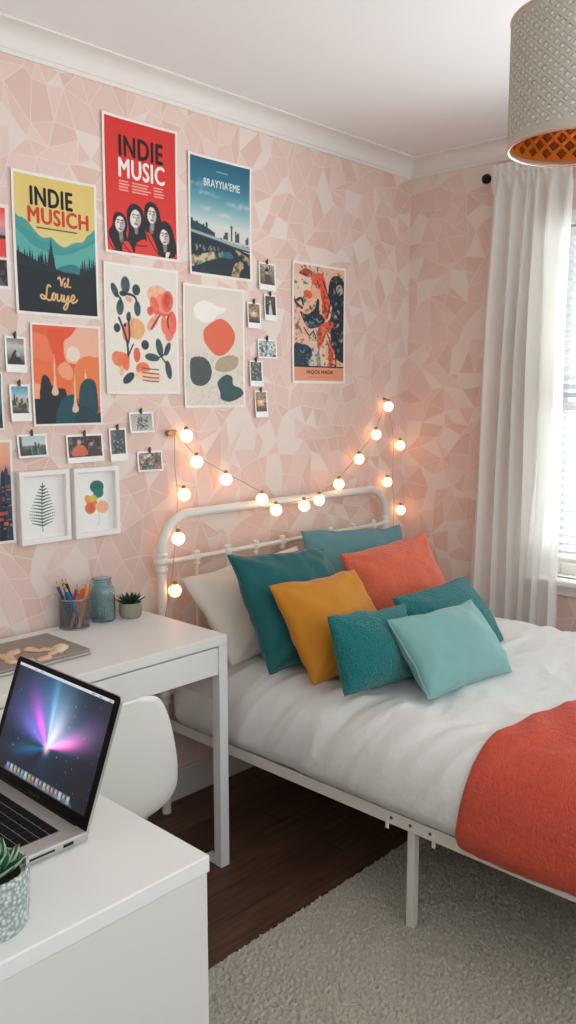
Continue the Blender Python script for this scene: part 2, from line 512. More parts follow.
def curtain_pt(s, t):
    """s 0..1 from the corner side to the window side, t 0 top..1 bottom"""
    z = 2.472-t*(2.472-FLZ-.012)
    yl = 1.978+.085*sm(0, 1, t)+.012*math.sin(6*t)
    yr = 1.612-.004*t+.006*math.sin(5*t+1)
    y = yl+(yr-yl)*s
    ph = 2*PI*(6.2*s+.12*math.sin(3.1*s*PI+1.3)+.08*math.sin(2.2*t+5*s))
    amp = .016+.018*sm(0, .35, t)+.006*math.sin(9*s+1)
    x = XC-.0+amp*math.sin(ph)+.006*math.sin(2.3*ph+1.1+3*t)*sm(.05, .5, t)
    k_ = sm(.055, .028, t)   # gathered on the rod pocket
    if t < .060: x = x*(1-k_)+(XC-.0165+.004*math.sin(ph*2))*k_
    y += .010*math.cos(ph)*sm(.02, .3, t)
    y += .004*math.sin(11*s+7*t)
    # casing and sill stand out behind it
    return Vector((min(x, 3.372+.028*sm(.72, 1.3, z)), y, z))
cur = empty('curtain', (XC, 1.8, FLZ), 'sheer white floor length curtain gathered at the left end of the black rod', 'curtain')
bm = nb(); gridmesh(bm, lambda i, j: curtain_pt(i/159, (j/119)**1.0), 160, 120)
co = obj('drape', bm, M['curtain'], cur, smooth='all')
bm = nb()
gridmesh(bm, lambda i, j: Vector((XC-.0165*math.sin(PI*j/10)-.0015, 1.978-(1.978-1.612)*i/120+.0015*math.sin(i*1.3), 2.425+.019*math.sin(PI*j/10-PI/2)+.004*math.sin(i*.9)*math.sin(PI*j/10))), 121, 11)
obj('rod_pocket', bm, M['curtain'], cur, smooth='all')

# ------------------------------------------------------------------ painting of flat printed things
class Cv:
    def __init__(s, w, h, res=.002, bg=(255, 255, 255)):
        s.w, s.h = w, h; s.nx = max(8, int(w/res)+1); s.ny = max(8, int(h/res)+1); s.asp = h/w
        s.U, s.V = np.meshgrid(np.linspace(0, 1, s.nx), np.linspace(0, 1, s.ny))
        s.c = np.zeros((s.ny, s.nx, 3)); s.c[:] = bg
    def fill(s, m, col, a=1.0):
        m = np.asarray(m, float)*a
        s.c = s.c*(1-m[..., None])+np.array(col, float)*m[..., None]
    def ell(s, cu, cv, ru, rv, rot=0):
        x = s.U-cu; y = (s.V-cv)*s.asp; c, n = math.cos(rot), math.sin(rot)
        a = (x*c+y*n)/ru; b = (-x*n+y*c)/rv
        d = np.sqrt(a*a+b*b); px = 1.0/(s.nx*min(ru, rv))
        return np.clip((1-d)/px+.5, 0, 1)
    def poly(s, pts):
        n = len(pts); m = np.zeros(s.U.shape, bool)
        for i in range(n):
            (ax, ay), (bx, by) = pts[i], pts[(i+1) % n]
            if ay == by: continue
            cond = (ay > s.V) != (by > s.V)
            m ^= cond & (s.U < (bx-ax)*(s.V-ay)/(by-ay)+ax)
        return m.astype(float)
    def blob(s, pts): return s.poly([tuple(p) for p in catmull(pts, 8, True)])
    def stroke(s, pts, wd, smooth=True):
        P = catmull(pts, 6) if smooth and len(pts) > 2 else [np.array(p, float) for p in pts]
        d = np.full(s.U.shape, 9.)
        for a, b in zip(P, P[1:]):
            ax, ay = a[0], a[1]*s.asp; bx, by = b[0], b[1]*s.asp
            dx, dy = bx-ax, by-ay; L = dx*dx+dy*dy+1e-12
            t = np.clip(((s.U-ax)*dx+(s.V*s.asp-ay)*dy)/L, 0, 1)
            d = np.minimum(d, np.hypot(s.U-ax-t*dx, s.V*s.asp-ay-t*dy))
        px = 1.0/s.nx
        return np.clip((wd-d)/px+.5, 0, 1)
    def noise(s, sc, seed=0, octv=3):
        r = np.random.RandomState(seed); out = 0; amp = 1; tot = 0
        for o in range(octv):
            k = sc*2**o; gx = int(k)+3; gy = int(k*s.asp)+3
            g = r.rand(gy, gx); x = s.U*k; y = s.V*k*s.asp
            xi = np.minimum(x.astype(int), gx-2); yi = np.minimum(y.astype(int), gy-2)
            fx = x-xi; fy = y-yi; fx = fx*fx*(3-2*fx); fy = fy*fy*(3-2*fy)
            v = (g[yi, xi]*(1-fx)+g[yi, xi+1]*fx)*(1-fy)+(g[yi+1, xi]*(1-fx)+g[yi+1, xi+1]*fx)*fy
            out = out+v*amp; tot += amp; amp *= .5
        return out/tot
    def ramp(s, stops, T=None):
        T = s.V if T is None else T
        xs = [q[0] for q in stops]; a = np.array([q[1] for q in stops], float)
        s.c = np.stack([np.interp(T, xs, a[:, k]) for k in range(3)], -1)
    def mesh(s, P, flip=False):
        """P(u,v arrays)->(x,y,z) arrays"""
        X, Y, Z = P(s.U, s.V)
        co = np.stack([X, Y, Z], -1).reshape(-1, 3)
        idx = np.arange(s.nx*s.ny).reshape(s.ny, s.nx)
        q = np.stack([idx[1:, :-1], idx[1:, 1:], idx[:-1, 1:], idx[:-1, :-1]], -1).reshape(-1, 4)
        if flip: q = q[:, ::-1]
        me = bpy.data.meshes.new('picture')
        me.from_pydata(co.tolist(), [], q.tolist())
        c = np.clip(s.c, 0, 255)/255; c = np.where(c <= .04045, c/12.92, ((c+.055)/1.055)**2.4)
        at = me.attributes.new('Col', 'FLOAT_COLOR', 'POINT')
        at.data.foreach_set('color', np.concatenate([c, np.ones(c.shape[:2]+(1,))], -1).reshape(-1).astype(np.float32))
        return me

def text_bm(s, u0, u1, v0, v1, w, h, P, bold=.0, shear=0, nrm=Vector((0, -1, 0))):
    """lettering stretched to a box in picture coordinates (v down), mapped to the world by P(u,v)->Vector"""
    cu = bpy.data.curves.new('t', 'FONT'); cu.body = s; cu.size = 1; cu.space_character = 1+bold*2.2; cu.shear = shear; cu.resolution_u = 3
    o = bpy.data.objects.new('t', cu); COL.objects.link(o)
    me = bpy.data.meshes.new_from_object(o.evaluated_get(bpy.context.evaluated_depsgraph_get()))
    bpy.data.objects.remove(o); bpy.data.curves.remove(cu)
    xs = [v.co.x for v in me.vertices]; ys = [v.co.y for v in me.vertices]
    a0, a1, b0, b1 = min(xs), max(xs), min(ys), max(ys)
    bm = nb()
    for kk, (dx, dy) in enumerate(((0, 0),) if bold == 0 else ((-bold, 0), (bold, 0), (0, -bold*.6), (0, bold*.6))):   # heavy strokes
        k0 = len(bm.verts); bm.from_mesh(me); bm.verts.ensure_lookup_table()
        for v in bm.verts[k0:]: v.co.x += dx; v.co.y += dy; v.co.z = kk*.00007
    bpy.data.meshes.remove(me)
    a0 -= bold; a1 += bold; b0 -= bold*.6; b1 += bold*.6
    for v in bm.verts:
        fu = (v.co.x-a0)/(a1-a0); fv = (v.co.y-b0)/(b1-b0)
        v.co = P(u0+(u1-u0)*fu, v1+(v0-v1)*fv)+nrm*v.co.z
    return bm

def curl(u, v, k=.004):
    return .0006+k*np.abs(2*u-1)**5*(.35+.65*np.abs(2*v-1)**3)

def poster(name, rect, label, cat, paint, border=.02, texts=(), k=.006, bg=(255, 255, 255), res=.002, sheetmat='paper', group='art prints on the pink wall'):
    x0, x1, z0, z1 = rect; w = x1-x0; h = z1-z0
    root = empty(name, ((x0+x1)/2, YW, z0), label, cat, group)
    def yy(u, v, off): return YW-curl(u, v, k)-off
    n = 14
    bm = nb()
    for off in (0, .0012):
        gridmesh(bm, lambda i, j: Vector((x0+w*i/n, float(yy(i/n, 1-j/n, off)), z0+h*j/n)), n+1, n+1)
    # close the rim
    be = [e for e in bm.edges if len(e.link_faces) == 1]
    bmesh.ops.bridge_loops(bm, edges=be)
    bmesh.ops.recalc_face_normals(bm, faces=bm.faces[:])
    obj('sheet', bm, M[sheetmat], root, smooth=True)
    bu = border/w; bv = border/h
    pw = w-2*border; ph = h-2*border
    cv = Cv(pw, ph, res, bg)
    paint(cv)
    def P(u, v):
        U = bu+u*(1-2*bu); V = bv+v*(1-2*bv)
        return x0+w*U, yy(U, V, .0018), z1-h*V
    obj('printed_picture', cv.mesh(P), M['print'], root, smooth='all')
    def PT(u, v):
        U = bu+u*(1-2*bu); V = bv+v*(1-2*bv)
        return Vector((x0+w*U, float(yy(U, V, .0024)), z1-h*V))
    for tx in texts:
        s, u0, u1, v0, v1, m, off, sh = tx
        obj('lettering', text_bm(s, u0, u1, v0, v1, pw, ph, PT, off, sh), M[m], root)
    return root

# --- red band poster
def p_red(c):
    c.ramp([(0, (212, 42, 36)), (1, (222, 52, 42))])
    blk = (24, 20, 24); wht = (232, 220, 216)
    # hair silhouettes
    c.fill(c.blob([(.16, .70), (.24, .715), (.28, .77), (.27, .86), (.31, .99), (.12, 1.0), (.05, .93), (.02, .86), (.08, .80), (.10, .73)]), blk)
    c.fill(c.blob([(.40, .615), (.50, .65), (.54, .74), (.55, .84), (.60, .93), (.45, .96), (.34, 1.0), (.27, .95), (.30, .83), (.28, .70), (.32, .64)]), blk)
    c.fill(c.blob([(.62, .575), (.72, .60), (.77, .69), (.80, .80), (.86, .93), (.74, .97), (.66, .88), (.56, .82), (.53, .71), (.54, .62)]), blk)
    c.fill(c.blob([(.82, .705), (.92, .74), (.97, .83), (1.0, .93), (.96, .985), (.88, 1.02), (.78, 1.0), (.70, .95), (.72, .86), (.73, .76)]), blk)
    # coats
    for pts in ([(.0, .90), (.06, .93), (.11, 1.01), (.0, 1.01)], [(.22, .93), (.30, .92), (.36, 1.01), (.22, 1.01)], [(.40, .93), (.52, .88), (.58, .92), (.60, 1.01), (.42, 1.01)],
                [(.56, .83), (.64, .85), (.74, .99), (.76, 1.01), (.60, 1.01)], [(.96, .98), (1.0, .95), (1, 1.01), (.9, 1.01)]):
        c.fill(c.blob(pts), (224, 56, 46))
        c.fill(c.stroke([pts[0], ((pts[0][0]+pts[2][0])/2, (pts[0][1]+pts[2][1])/2+.01), pts[2]], .006), blk)
    # faces
    for (u, v, ru, rv, ro, tx) in ((.185, .79, .068, .088, .15, .3), (.405, .73, .078, .104, .2, .2), (.64, .68, .066, .094, .05, .3), (.82, .835, .070, .088, -.25, -.3)):
        c.fill(c.poly([(u-.03, v+.05), (u+.035, v+.05), (u+.03, v+.115), (u-.01, v+.12)]), (150, 138, 138), .9)   # neck
        c.fill(c.ell(u, v, ru, rv, ro), wht)
        c.fill(c.ell(u+ru*.62, v+.006, ru*.42, rv*.85, ro), (150, 136, 138), .55)
        # centre parting: hair falls to both sides of the face
        c.fill(c.blob([(u-.01, v-rv/c.asp*1.12), (u-ru*.6, v-rv/c.asp*.75), (u-ru*1.0, v), (u-ru*1.25, v+.07), (u-ru*1.5, v), (u-ru*1.2, v-rv/c.asp)]), blk)
        c.fill(c.blob([(u-.01, v-rv/c.asp*1.12), (u+ru*.75, v-rv/c.asp*.7), (u+ru*1.05, v), (u+ru*1.2, v+.07), (u+ru*1.5, v), (u+ru*1.1, v-rv/c.asp)]), blk)
        for du in (-.026, .030):
            c.fill(c.ell(u+du, v-.010, .013, .008, ro), (52, 46, 50)); c.fill(c.ell(u+du, v-.013, .004, .004), (220, 210, 206))
            c.fill(c.stroke([(u+du-.02, v-.026), (u+du, v-.031), (u+du+.018, v-.027)], .0045), blk)
        c.fill(c.stroke([(u+.004, v-.008), (u+.012, v+.020), (u-.002, v+.022)], .0045), (120, 106, 108))
        c.fill(c.ell(u+.002, v+.040, .022, .009, ro), (84, 44, 48))
    c.fill(c.ell(.20, .90, .03, .05), (150, 140, 140), .7); c.fill(c.ell(.63, .79, .03, .06), (170, 160, 160), .7)
    c.fill(c.poly([(.84, .95), (.90, .95), (.87, 1.0), (.83, 1.0)]), wht)
    # columns of small type
    r = random.Random(4)
    for k, v in enumerate((.462, .484, .506, .528)):
        for a, b in ((.19, .34), (.37, .64), (.68, .84)):
            e = a+(b-a)*r.uniform(.7, 1.0); u = a
            while u < e:
                q = min(e, u+r.uniform(.015, .05)); c.fill(c.stroke([(u, v+.02*(u-.2)*0), (q, v)], .008, False), (240, 190, 180), .85); u = q+.012
poster('music_poster', (1.706, 2.022, 1.976, 2.426), 'red INDIE MUSIC poster with four long haired women looking up', 'poster', p_red, .009,
       [('INDIE', .19, .82, .115, .275, 'ink_black', .034, 0), ('MUSIC', .18, .84, .285, .435, 'ink_white', .034, 0)])

# --- yellow mountain poster
def p_yel(c):
    c.ramp([(0, (224, 196, 112)), (.35, (222, 200, 128)), (.5, (226, 206, 140))])
    c.fill(c.blob([(-.1, .33), (.05, .315), (.13, .33), (.22, .39), (.32, .44), (.44, .435), (.52, .475), (.6, .49), (.72, .45), (.84, .43), (.92, .37), (1.1, .36), (1.1, 1.1), (-.1, 1.1)]), (72, 156, 150))
    c.fill(c.blob([(-.1, .37), (.08, .38), (.2, .42), (.3, .47), (.42, .47), (.55, .505), (.7, .49), (.85, .46), (1.1, .42), (1.1, 1.1), (-.1, 1.1)]), (62, 148, 146))
    c.fill(c.blob([(-.1, .42), (.06, .43), (.18, .50), (.3, .53), (.5, .56), (.7, .53), (.85, .48), (1.1, .47), (1.1, 1.1), (-.1, 1.1)]), (88, 168, 162))
    c.fill(c.blob([(.5, .66), (.6, .63), (.7, .615), (.8, .64), (.9, .67), (.9, .75), (.5, .75)]), (40, 120, 124))
    dk = (14, 36, 42); dk2 = (10, 28, 34)
    c.fill(c.poly([(0, .56), (.2, .61), (.45, .66), (.58, .68), (.8, .685), (1, .6), (1, 1.01), (0, 1.01)]), dk)
    r = random.Random(2)
    def pine(u, top, base, wd):
        n = 6; L = [(u, top)]; R = []
        for k in range(n):
            a = top+(base-top)*(k+1)/n; ww = wd*(k+1)/n
            L += [(u-ww, a), (u-ww*.6, a-.004)] if k < n-1 else [(u-ww, a)]
            R += [(u+ww, a), (u+ww*.6, a-.004)] if k < n-1 else [(u+ww, a)]
        c.fill(c.poly(L+R[::-1]), dk)
    for k in range(13): pine(.0+.032*k+r.uniform(-.01, .01), .50+r.uniform(0, .07)+.003*k, .72, .045)
    pine(.425, .43, .72, .055); pine(.40, .52, .72, .05); pine(.45, .55, .72, .05)
    for k in range(9): pine(.80+.028*k+r.uniform(-.01, .01), .60-.014*k+r.uniform(-.02, .03), .75, .04)
    c.fill(c.poly([(.5, .69), (.9, .695), (1, .66), (1, 1), (0, 1), (0, .66)]), dk2)
    u = .26
    while u < .74:
        q = u+r.uniform(.015, .05); c.fill(c.stroke([(u, .372), (q, .372)], .007, False), (60, 60, 50)); u = q+.01
    # cursive line
    pc = (230, 180, 124)
    def st(pts, wd=.0105): c.fill(c.stroke(pts, wd), pc)
    # Vol.
    st([(.50, .735), (.52, .725), (.535, .76), (.54, .785), (.565, .74), (.585, .728)]); st([(.585, .765), (.575, .785), (.59, .795), (.603, .778), (.59, .763), (.58, .77)], .008)
    st([(.615, .785), (.635, .735), (.625, .73), (.622, .785), (.64, .79)], .008); st([(.655, .79), (.657, .791)], .010)
    # Louye
    st([(.40, .80), (.375, .79), (.355, .82), (.345, .87), (.325, .895), (.29, .895), (.275, .875), (.30, .868), (.34, .89), (.38, .905), (.41, .895)])
    st([(.41, .895), (.425, .855), (.45, .85), (.46, .875), (.44, .90), (.42, .89), (.43, .858)])
    st([(.46, .865), (.485, .855), (.48, .89), (.495, .905), (.525, .89), (.54, .855), (.535, .895), (.555, .905)])
    st([(.555, .905), (.57, .86), (.568, .895), (.59, .905), (.625, .86), (.615, .93), (.585, .965), (.56, .955), (.59, .925), (.65, .895)])
    st([(.65, .895), (.69, .885), (.705, .86), (.68, .852), (.66, .885), (.68, .91), (.72, .90), (.74, .885)])
poster('landscape_poster', (1.371, 1.676, 1.752, 2.185), 'yellow and teal INDIE MUSICH poster with pine forest and mountains', 'poster', p_yel, .009,
       [('INDIE', .185, .72, .075, .215, 'ink_black', .04, 0), ('MUSICH', .15, .92, .222, .345, 'ink_red', .04, 0)], res=.0016)

# --- blue city poster
def p_blue(c):
    c.ramp([(0, (24, 92, 120)), (.2, (44, 116, 142)), (.4, (120, 170, 178)), (.56, (206, 214, 208)), (.63, (216, 214, 204)), (1, (200, 200, 190))])
    n = c.noise(5, 3, 4); n2 = c.noise(9, 8, 3)
    for (u, v, ru, rv, a) in ((.08, .22, .11, .05, .8), (.22, .30, .09, .025, .6), (.43, .30, .05, .03, .9), (.82, .36, .14, .035, .9), (.28, .43, .09, .03, .5), (.56, .46, .1, .03, .6), (.55, .35, .1, .015, .4)):
        g = np.exp(-(((c.U-u)/ru)**2+((c.V-v)*c.asp/rv)**2))*np.clip((n2-.3)*3, 0, 1.4)
        c.fill(np.clip(g*1.3, 0, 1), (232, 230, 222), a)
    dk = (26, 58, 70)
    c.fill(c.poly([(0, .555), (.1, .56), (.3, .60), (.4, .63), (.4, .68), (0, .68)]), (28, 66, 82))
    for (u, w, t) in ((.02, .02, .53), (.10, .018, .55), (.21, .012, .565), (.26, .018, .55), (.55, .012, .64), (.58, .022, .61), (.61, .012, .605), (.68, .014, .55), (.685, .005, .52), (.755, .014, .585), (.79, .026, .61), (.80, .018, .595), (.94, .016, .64), (.965, .012, .62)):
        c.fill(c.poly([(u-w, t), (u+w, t), (u+w, .72), (u-w, .72)]), dk if u < .5 else (50, 76, 88), .95)
    c.fill(c.ell(.68, .555, .022, .018), (60, 82, 92))
    c.fill(c.poly([(.35, .665), (1, .69), (1, .76), (.35, .70)]), (196, 196, 190))
    c.fill(np.clip((c.noise(26, 5, 2)-.5)*5, 0, 1)*c.poly([(.35, .655), (1, .68), (1, .76), (.35, .70)]), (70, 80, 84), .8)
    c.fill(c.poly([(0, .655), (.3, .675), (.6, .72), (1, .77), (1, 1), (0, 1)]), (20, 40, 50))
    c.fill(c.stroke([(0, .645), (.25, .665), (.5, .69), (.75, .715), (1.02, .735)], .022), (150, 172, 176))
    c.fill(c.stroke([(0, .66), (.25, .682), (.5, .707), (.75, .735), (1.02, .755)], .010), (30, 44, 52))
    sand = np.clip((c.noise(14, 9, 4)-.34)*4, 0, 1)
    c.fill(c.blob([(-.05, .86), (.15, .835), (.35, .80), (.5, .79), (.55, .82), (.4, .86), (.25, .89), (.12, .93), (-.05, .95)])*sand, (206, 184, 146))
    c.fill(c.blob([(.62, .73), (.75, .745), (.95, .80), (1.04, .84), (.96, .88), (.84, .93), (.80, 1.0), (.68, 1.0), (.72, .9), (.82, .82), (.75, .77)])*sand, (190, 158, 108))
    c.fill(c.blob([(.5, .80), (.6, .78), (.68, .79), (.70, .83), (.6, .84), (.5, .83)]), (44, 112, 138), .8)
    for k in range(26):
        u = .03+.5*random.random(); v = .745+.05*random.random(); hh = random.uniform(.01, .05)
        c.fill(c.poly([(u, v), (u+.025, v), (u+.025, v+hh), (u, v+hh)]), random.choice([(160, 156, 146), (36, 58, 64), (110, 116, 112)]), .8)
    c.fill(np.clip((n2-.55)*6, 0, 1)*(c.V > .87), (52, 70, 78), .5)
    u = .44
    while u < .62:
        c.fill(c.stroke([(u, .093), (u+.022, .093)], .006, False), (200, 216, 220), .8); u += .032
poster('city_poster', (2.072, 2.389, 1.941, 2.372), 'blue sky city skyline poster with white title, beside the red poster', 'poster', p_blue, .009,
       [("BRAYYIA'EME", .22, .83, .165, .235, 'ink_pale', .03, 0)])

# --- plant shapes print
def p_plants(c):
    c.fill(np.ones(c.U.shape), (228, 220, 208)); c.fill(c.noise(40, 2, 2), (236, 230, 220), .5)
    te = (40, 66, 74); td = (28, 46, 54); co = (222, 88, 62); cr = (200, 66, 52); pe = (236, 168, 132); oc = (226, 172, 112); bk = (36, 40, 46)
    def leaf(u, v, ru, rv, ro, col, a=.95, vein=None):
        m = c.ell(u, v, ru, rv, ro); c.fill(m, col, a)
        c.fill(m*np.clip((c.noise(18, int(u*97)+int(v*53), 3)-.45)*3, 0, 1), tuple(min(255, x+38) for x in col), .5)
        if vein: c.fill(c.ell(u, v, ru*.12, rv*.8, ro), vein, .9)
    leaf(.27, .145, .062, .095, 0, te); leaf(.12, .195, .042, .085, -.45, te); leaf(.42, .175, .055, .062, .1, td)
    leaf(.19, .325, .05, .088, .1, te); leaf(.43, .325, .047, .085, -.05, te)
    c.fill(c.stroke([(.14, .22), (.2, .26), (.19, .3)], .012), td); c.fill(c.stroke([(.22, .225), (.30, .215), (.4, .235), (.43, .30)], .014), td); c.fill(c.ell(.235, .215, .05, .03), td)
    leaf(.31, .255, .05, .03, .3, (226, 150, 120))
    leaf(.73, .20, .155, .11, .1, pe); leaf(.80, .27, .12, .12, 0, (232, 120, 92), .85)
    leaf(.87, .245, .085, .125, .15, co); leaf(.68, .29, .06, .11, -.35, co, .85); leaf(.865, .235, .045, .085, .15, cr)
    leaf(.93, .42, .075, .14, -.0, (226, 92, 70)); leaf(.82, .44, .05, .11, -.05, (230, 110, 84), .9); leaf(.65, .43, .055, .11, .75, (232, 146, 116), .9)
    leaf(.615, .335, .045, .052, 0, (206, 84, 66)); leaf(.89, .52, .06, .08, .3, (228, 104, 80), .85)
    c.fill(c.stroke([(.63, .48), (.70, .41), (.77, .35)], .012), (150, 44, 36)); c.fill(c.stroke([(.89, .35), (.87, .40), (.88, .46)], .012), (130, 38, 34)); c.fill(c.stroke([(.72, .34), (.80, .36), (.92, .345)], .014), co)
    leaf(.41, .49, .12, .12, 0, oc); c.fill(c.poly([(.32, .40), (.38, .40), (.38, .56), (.32, .56)]), (222, 140, 100), .5)
    leaf(.27, .52, .06, .11, 0, (224, 112, 80), .9)
    leaf(.305, .395, .032, .055, .1, bk); leaf(.14, .49, .045, .05, 0, bk)
    c.fill(c.stroke([(.17, .41), (.24, .52), (.28, .62), (.285, .74)], .014), bk); c.fill(c.stroke([(.30, .42), (.31, .55), (.28, .62)], .012), bk); c.fill(c.stroke([(.36, .615), (.31, .68), (.285, .72)], .009), bk); c.fill(c.ell(.25, .465, .02, .02), bk)
    leaf(.135, .735, .075, .085, -.5, (228, 110, 72)); leaf(.20, .745, .10, .09, .4, (228, 118, 78), .85); leaf(.25, .76, .05, .10, -.1, (230, 104, 62)); leaf(.19, .83, .03, .06, .1, pe)
    leaf(.53, .615, .055, .055, 0, bk); leaf(.41, .70, .048, .085, 0, (222, 88, 58))
    leaf(.74, .63, .05, .105, -.25, te); leaf(.86, .64, .038, .085, .45, te); leaf(.63, .715, .105, .045, .1, te); leaf(.87, .815, .045, .11, -.2, te)
    c.fill(c.stroke([(.72, .66), (.78, .72), (.86, .78)], .01), td); c.fill(c.stroke([(.86, .62), (.80, .69), (.7, .72)], .009), td)
    leaf(.49, .81, .10, .075, 0, (236, 112, 62)); leaf(.58, .875, .20, .06, .08, (238, 190, 160), .9)
    for v in (.805, .84, .875, .905): c.fill(c.stroke([(.40+v*.1, v), (.6, v+.008), (.72, v+.012)], .007), (120, 74, 62))
    leaf(.285, .89, .092, .05, -.6, bk)
poster('botanical_print', (1.696, 2.014, 1.504, 1.945), 'cream print of teal and coral leaf shapes below the red poster', 'poster', p_plants, .008)

# --- stones print
def p_stones(c):
    c.fill(np.ones(c.U.shape), (220, 208, 194)); c.fill(c.noise(30, 5, 3), (226, 216, 204), .5)
    c.fill(c.blob([(.16, .16), (.30, .11), (.45, .12), (.55, .145), (.70, .155), (.68, .19), (.55, .22), (.48, .27), (.32, .29), (.17, .245)]), (238, 233, 226))
    c.fill(c.blob([(.42, .30), (.60, .25), (.76, .29), (.86, .38), (.82, .47), (.70, .545), (.55, .57), (.42, .525), (.32, .45), (.31, .36)]), (221, 102, 68))
    c.fill(c.blob([(.56, .60), (.72, .565), (.86, .565), (.92, .60), (.88, .665), (.76, .70), (.60, .71), (.50, .68)]), (176, 158, 126))
    c.fill(c.blob([(.10, .60), (.28, .585), (.40, .63), (.44, .72), (.38, .80), (.24, .835), (.10, .80), (.07, .70)]), (66, 78, 78))
    c.fill(c.blob([(.54, .80), (.68, .735), (.80, .75), (.82, .82), (.95, .85), (1.0, .90), (.90, .945), (.74, .97), (.60, .945), (.58, .88)]), (38, 76, 78))
    c.fill(np.clip((c.noise(30, 3, 3)-.5)*3, 0, 1)*(c.V > .55), (110, 120, 116), .18)
poster('pebble_print', (2.038, 2.348, 1.452, 1.907), 'beige print of five smooth pebble shapes with one big orange pebble', 'poster', p_stones, .009)

# --- orange abstract print
def p_orange(c):
    c.fill(np.ones(c.U.shape), (226, 96, 56))
    c.fill(c.blob([(-.1, .12), (.18, .10), (.24, .2), (.3, .33), (.2, .42), (.1, .5), (-.1, .55)]), (236, 122, 84))
    c.fill(c.blob([(-.1, .36), (.2, .36), (.4, .34), (.6, .42), (1.1, .36), (1.1, .8), (-.1, .8)]), (234, 112, 60))
    c.fill(c.blob([(.22, .05), (.42, .02), (.66, .0), (.56, .1), (.46, .2), (.48, .3), (.52, .4), (.4, .44), (.32, .36), (.28, .22)]), (228, 82, 44))
    c.fill(c.blob([(.62, .05), (.8, -.1), (1.1, -.1), (1.1, .5), (.86, .4), (.66, .38), (.5, .36), (.46, .25), (.47, .15), (.56, .1)]), (236, 178, 150))
    c.fill(c.blob([(.52, .23), (.6, .2), (.7, .25), (.68, .34), (.56, .35), (.5, .3)]), (238, 214, 202))
    c.fill(c.blob([(.36, .42), (.48, .36), (.58, .44), (.56, .54), (.42, .52)]), (240, 158, 122))
    c.fill(c.blob([(.6, .48), (.66, .36), (.78, .30), (.92, .30), (1.05, .36), (1.05, .8), (.56, .8)]), (232, 126, 66))
    c.fill(c.blob([(-.1, .62), (.1, .60), (.12, .76), (-.1, .78)]), (240, 168, 128))
    dk = (20, 34, 40); te = (16, 76, 86); t2 = (26, 60, 68)
    c.fill(c.blob([(.11, .55), (.16, .50), (.22, .53), (.26, .60), (.32, .63), (.42, .635), (.47, .66), (.46, .80), (.1, .80)]), dk)
    c.fill(c.poly([(0, .745), (.4, .72), (.46, .85), (.34, 1.01), (0, 1.01)]), dk)
    c.fill(c.blob([(.34, .84), (.44, .73), (.6, .70), (.66, .8), (.7, 1.1), (.32, 1.1), (.31, .95)]), te)
    c.fill(c.blob([(.68, .66), (.74, .56), (.84, .53), (.93, .57), (.96, .70), (.95, .90), (.68, .90)]), (20, 70, 84))
    c.fill(c.blob([(.62, .92), (.72, .82), (.82, .84), (.92, .90), (1.05, .90), (1.05, 1.1), (.55, 1.1)]), t2)
    def drip(u, t, b, r): c.fill(c.blob([(u, t), (u+.012, t+.1), (u+.02, b-.12), (u+r, b-.03), (u, b), (u-r, b-.03), (u-.02, b-.12), (u-.01, t+.1)]), (228, 190, 160))
    drip(.31, .29, .71, .052); drip(.61, .49, .89, .05)
    c.fill(c.poly([(.78, .43), (.80, .53), (.765, .53)]), (238, 200, 176))
poster('abstract_print', (1.415, 1.675, 1.400, 1.728), 'orange and dark teal abstract print with two pale drips', 'poster', p_orange, .007)

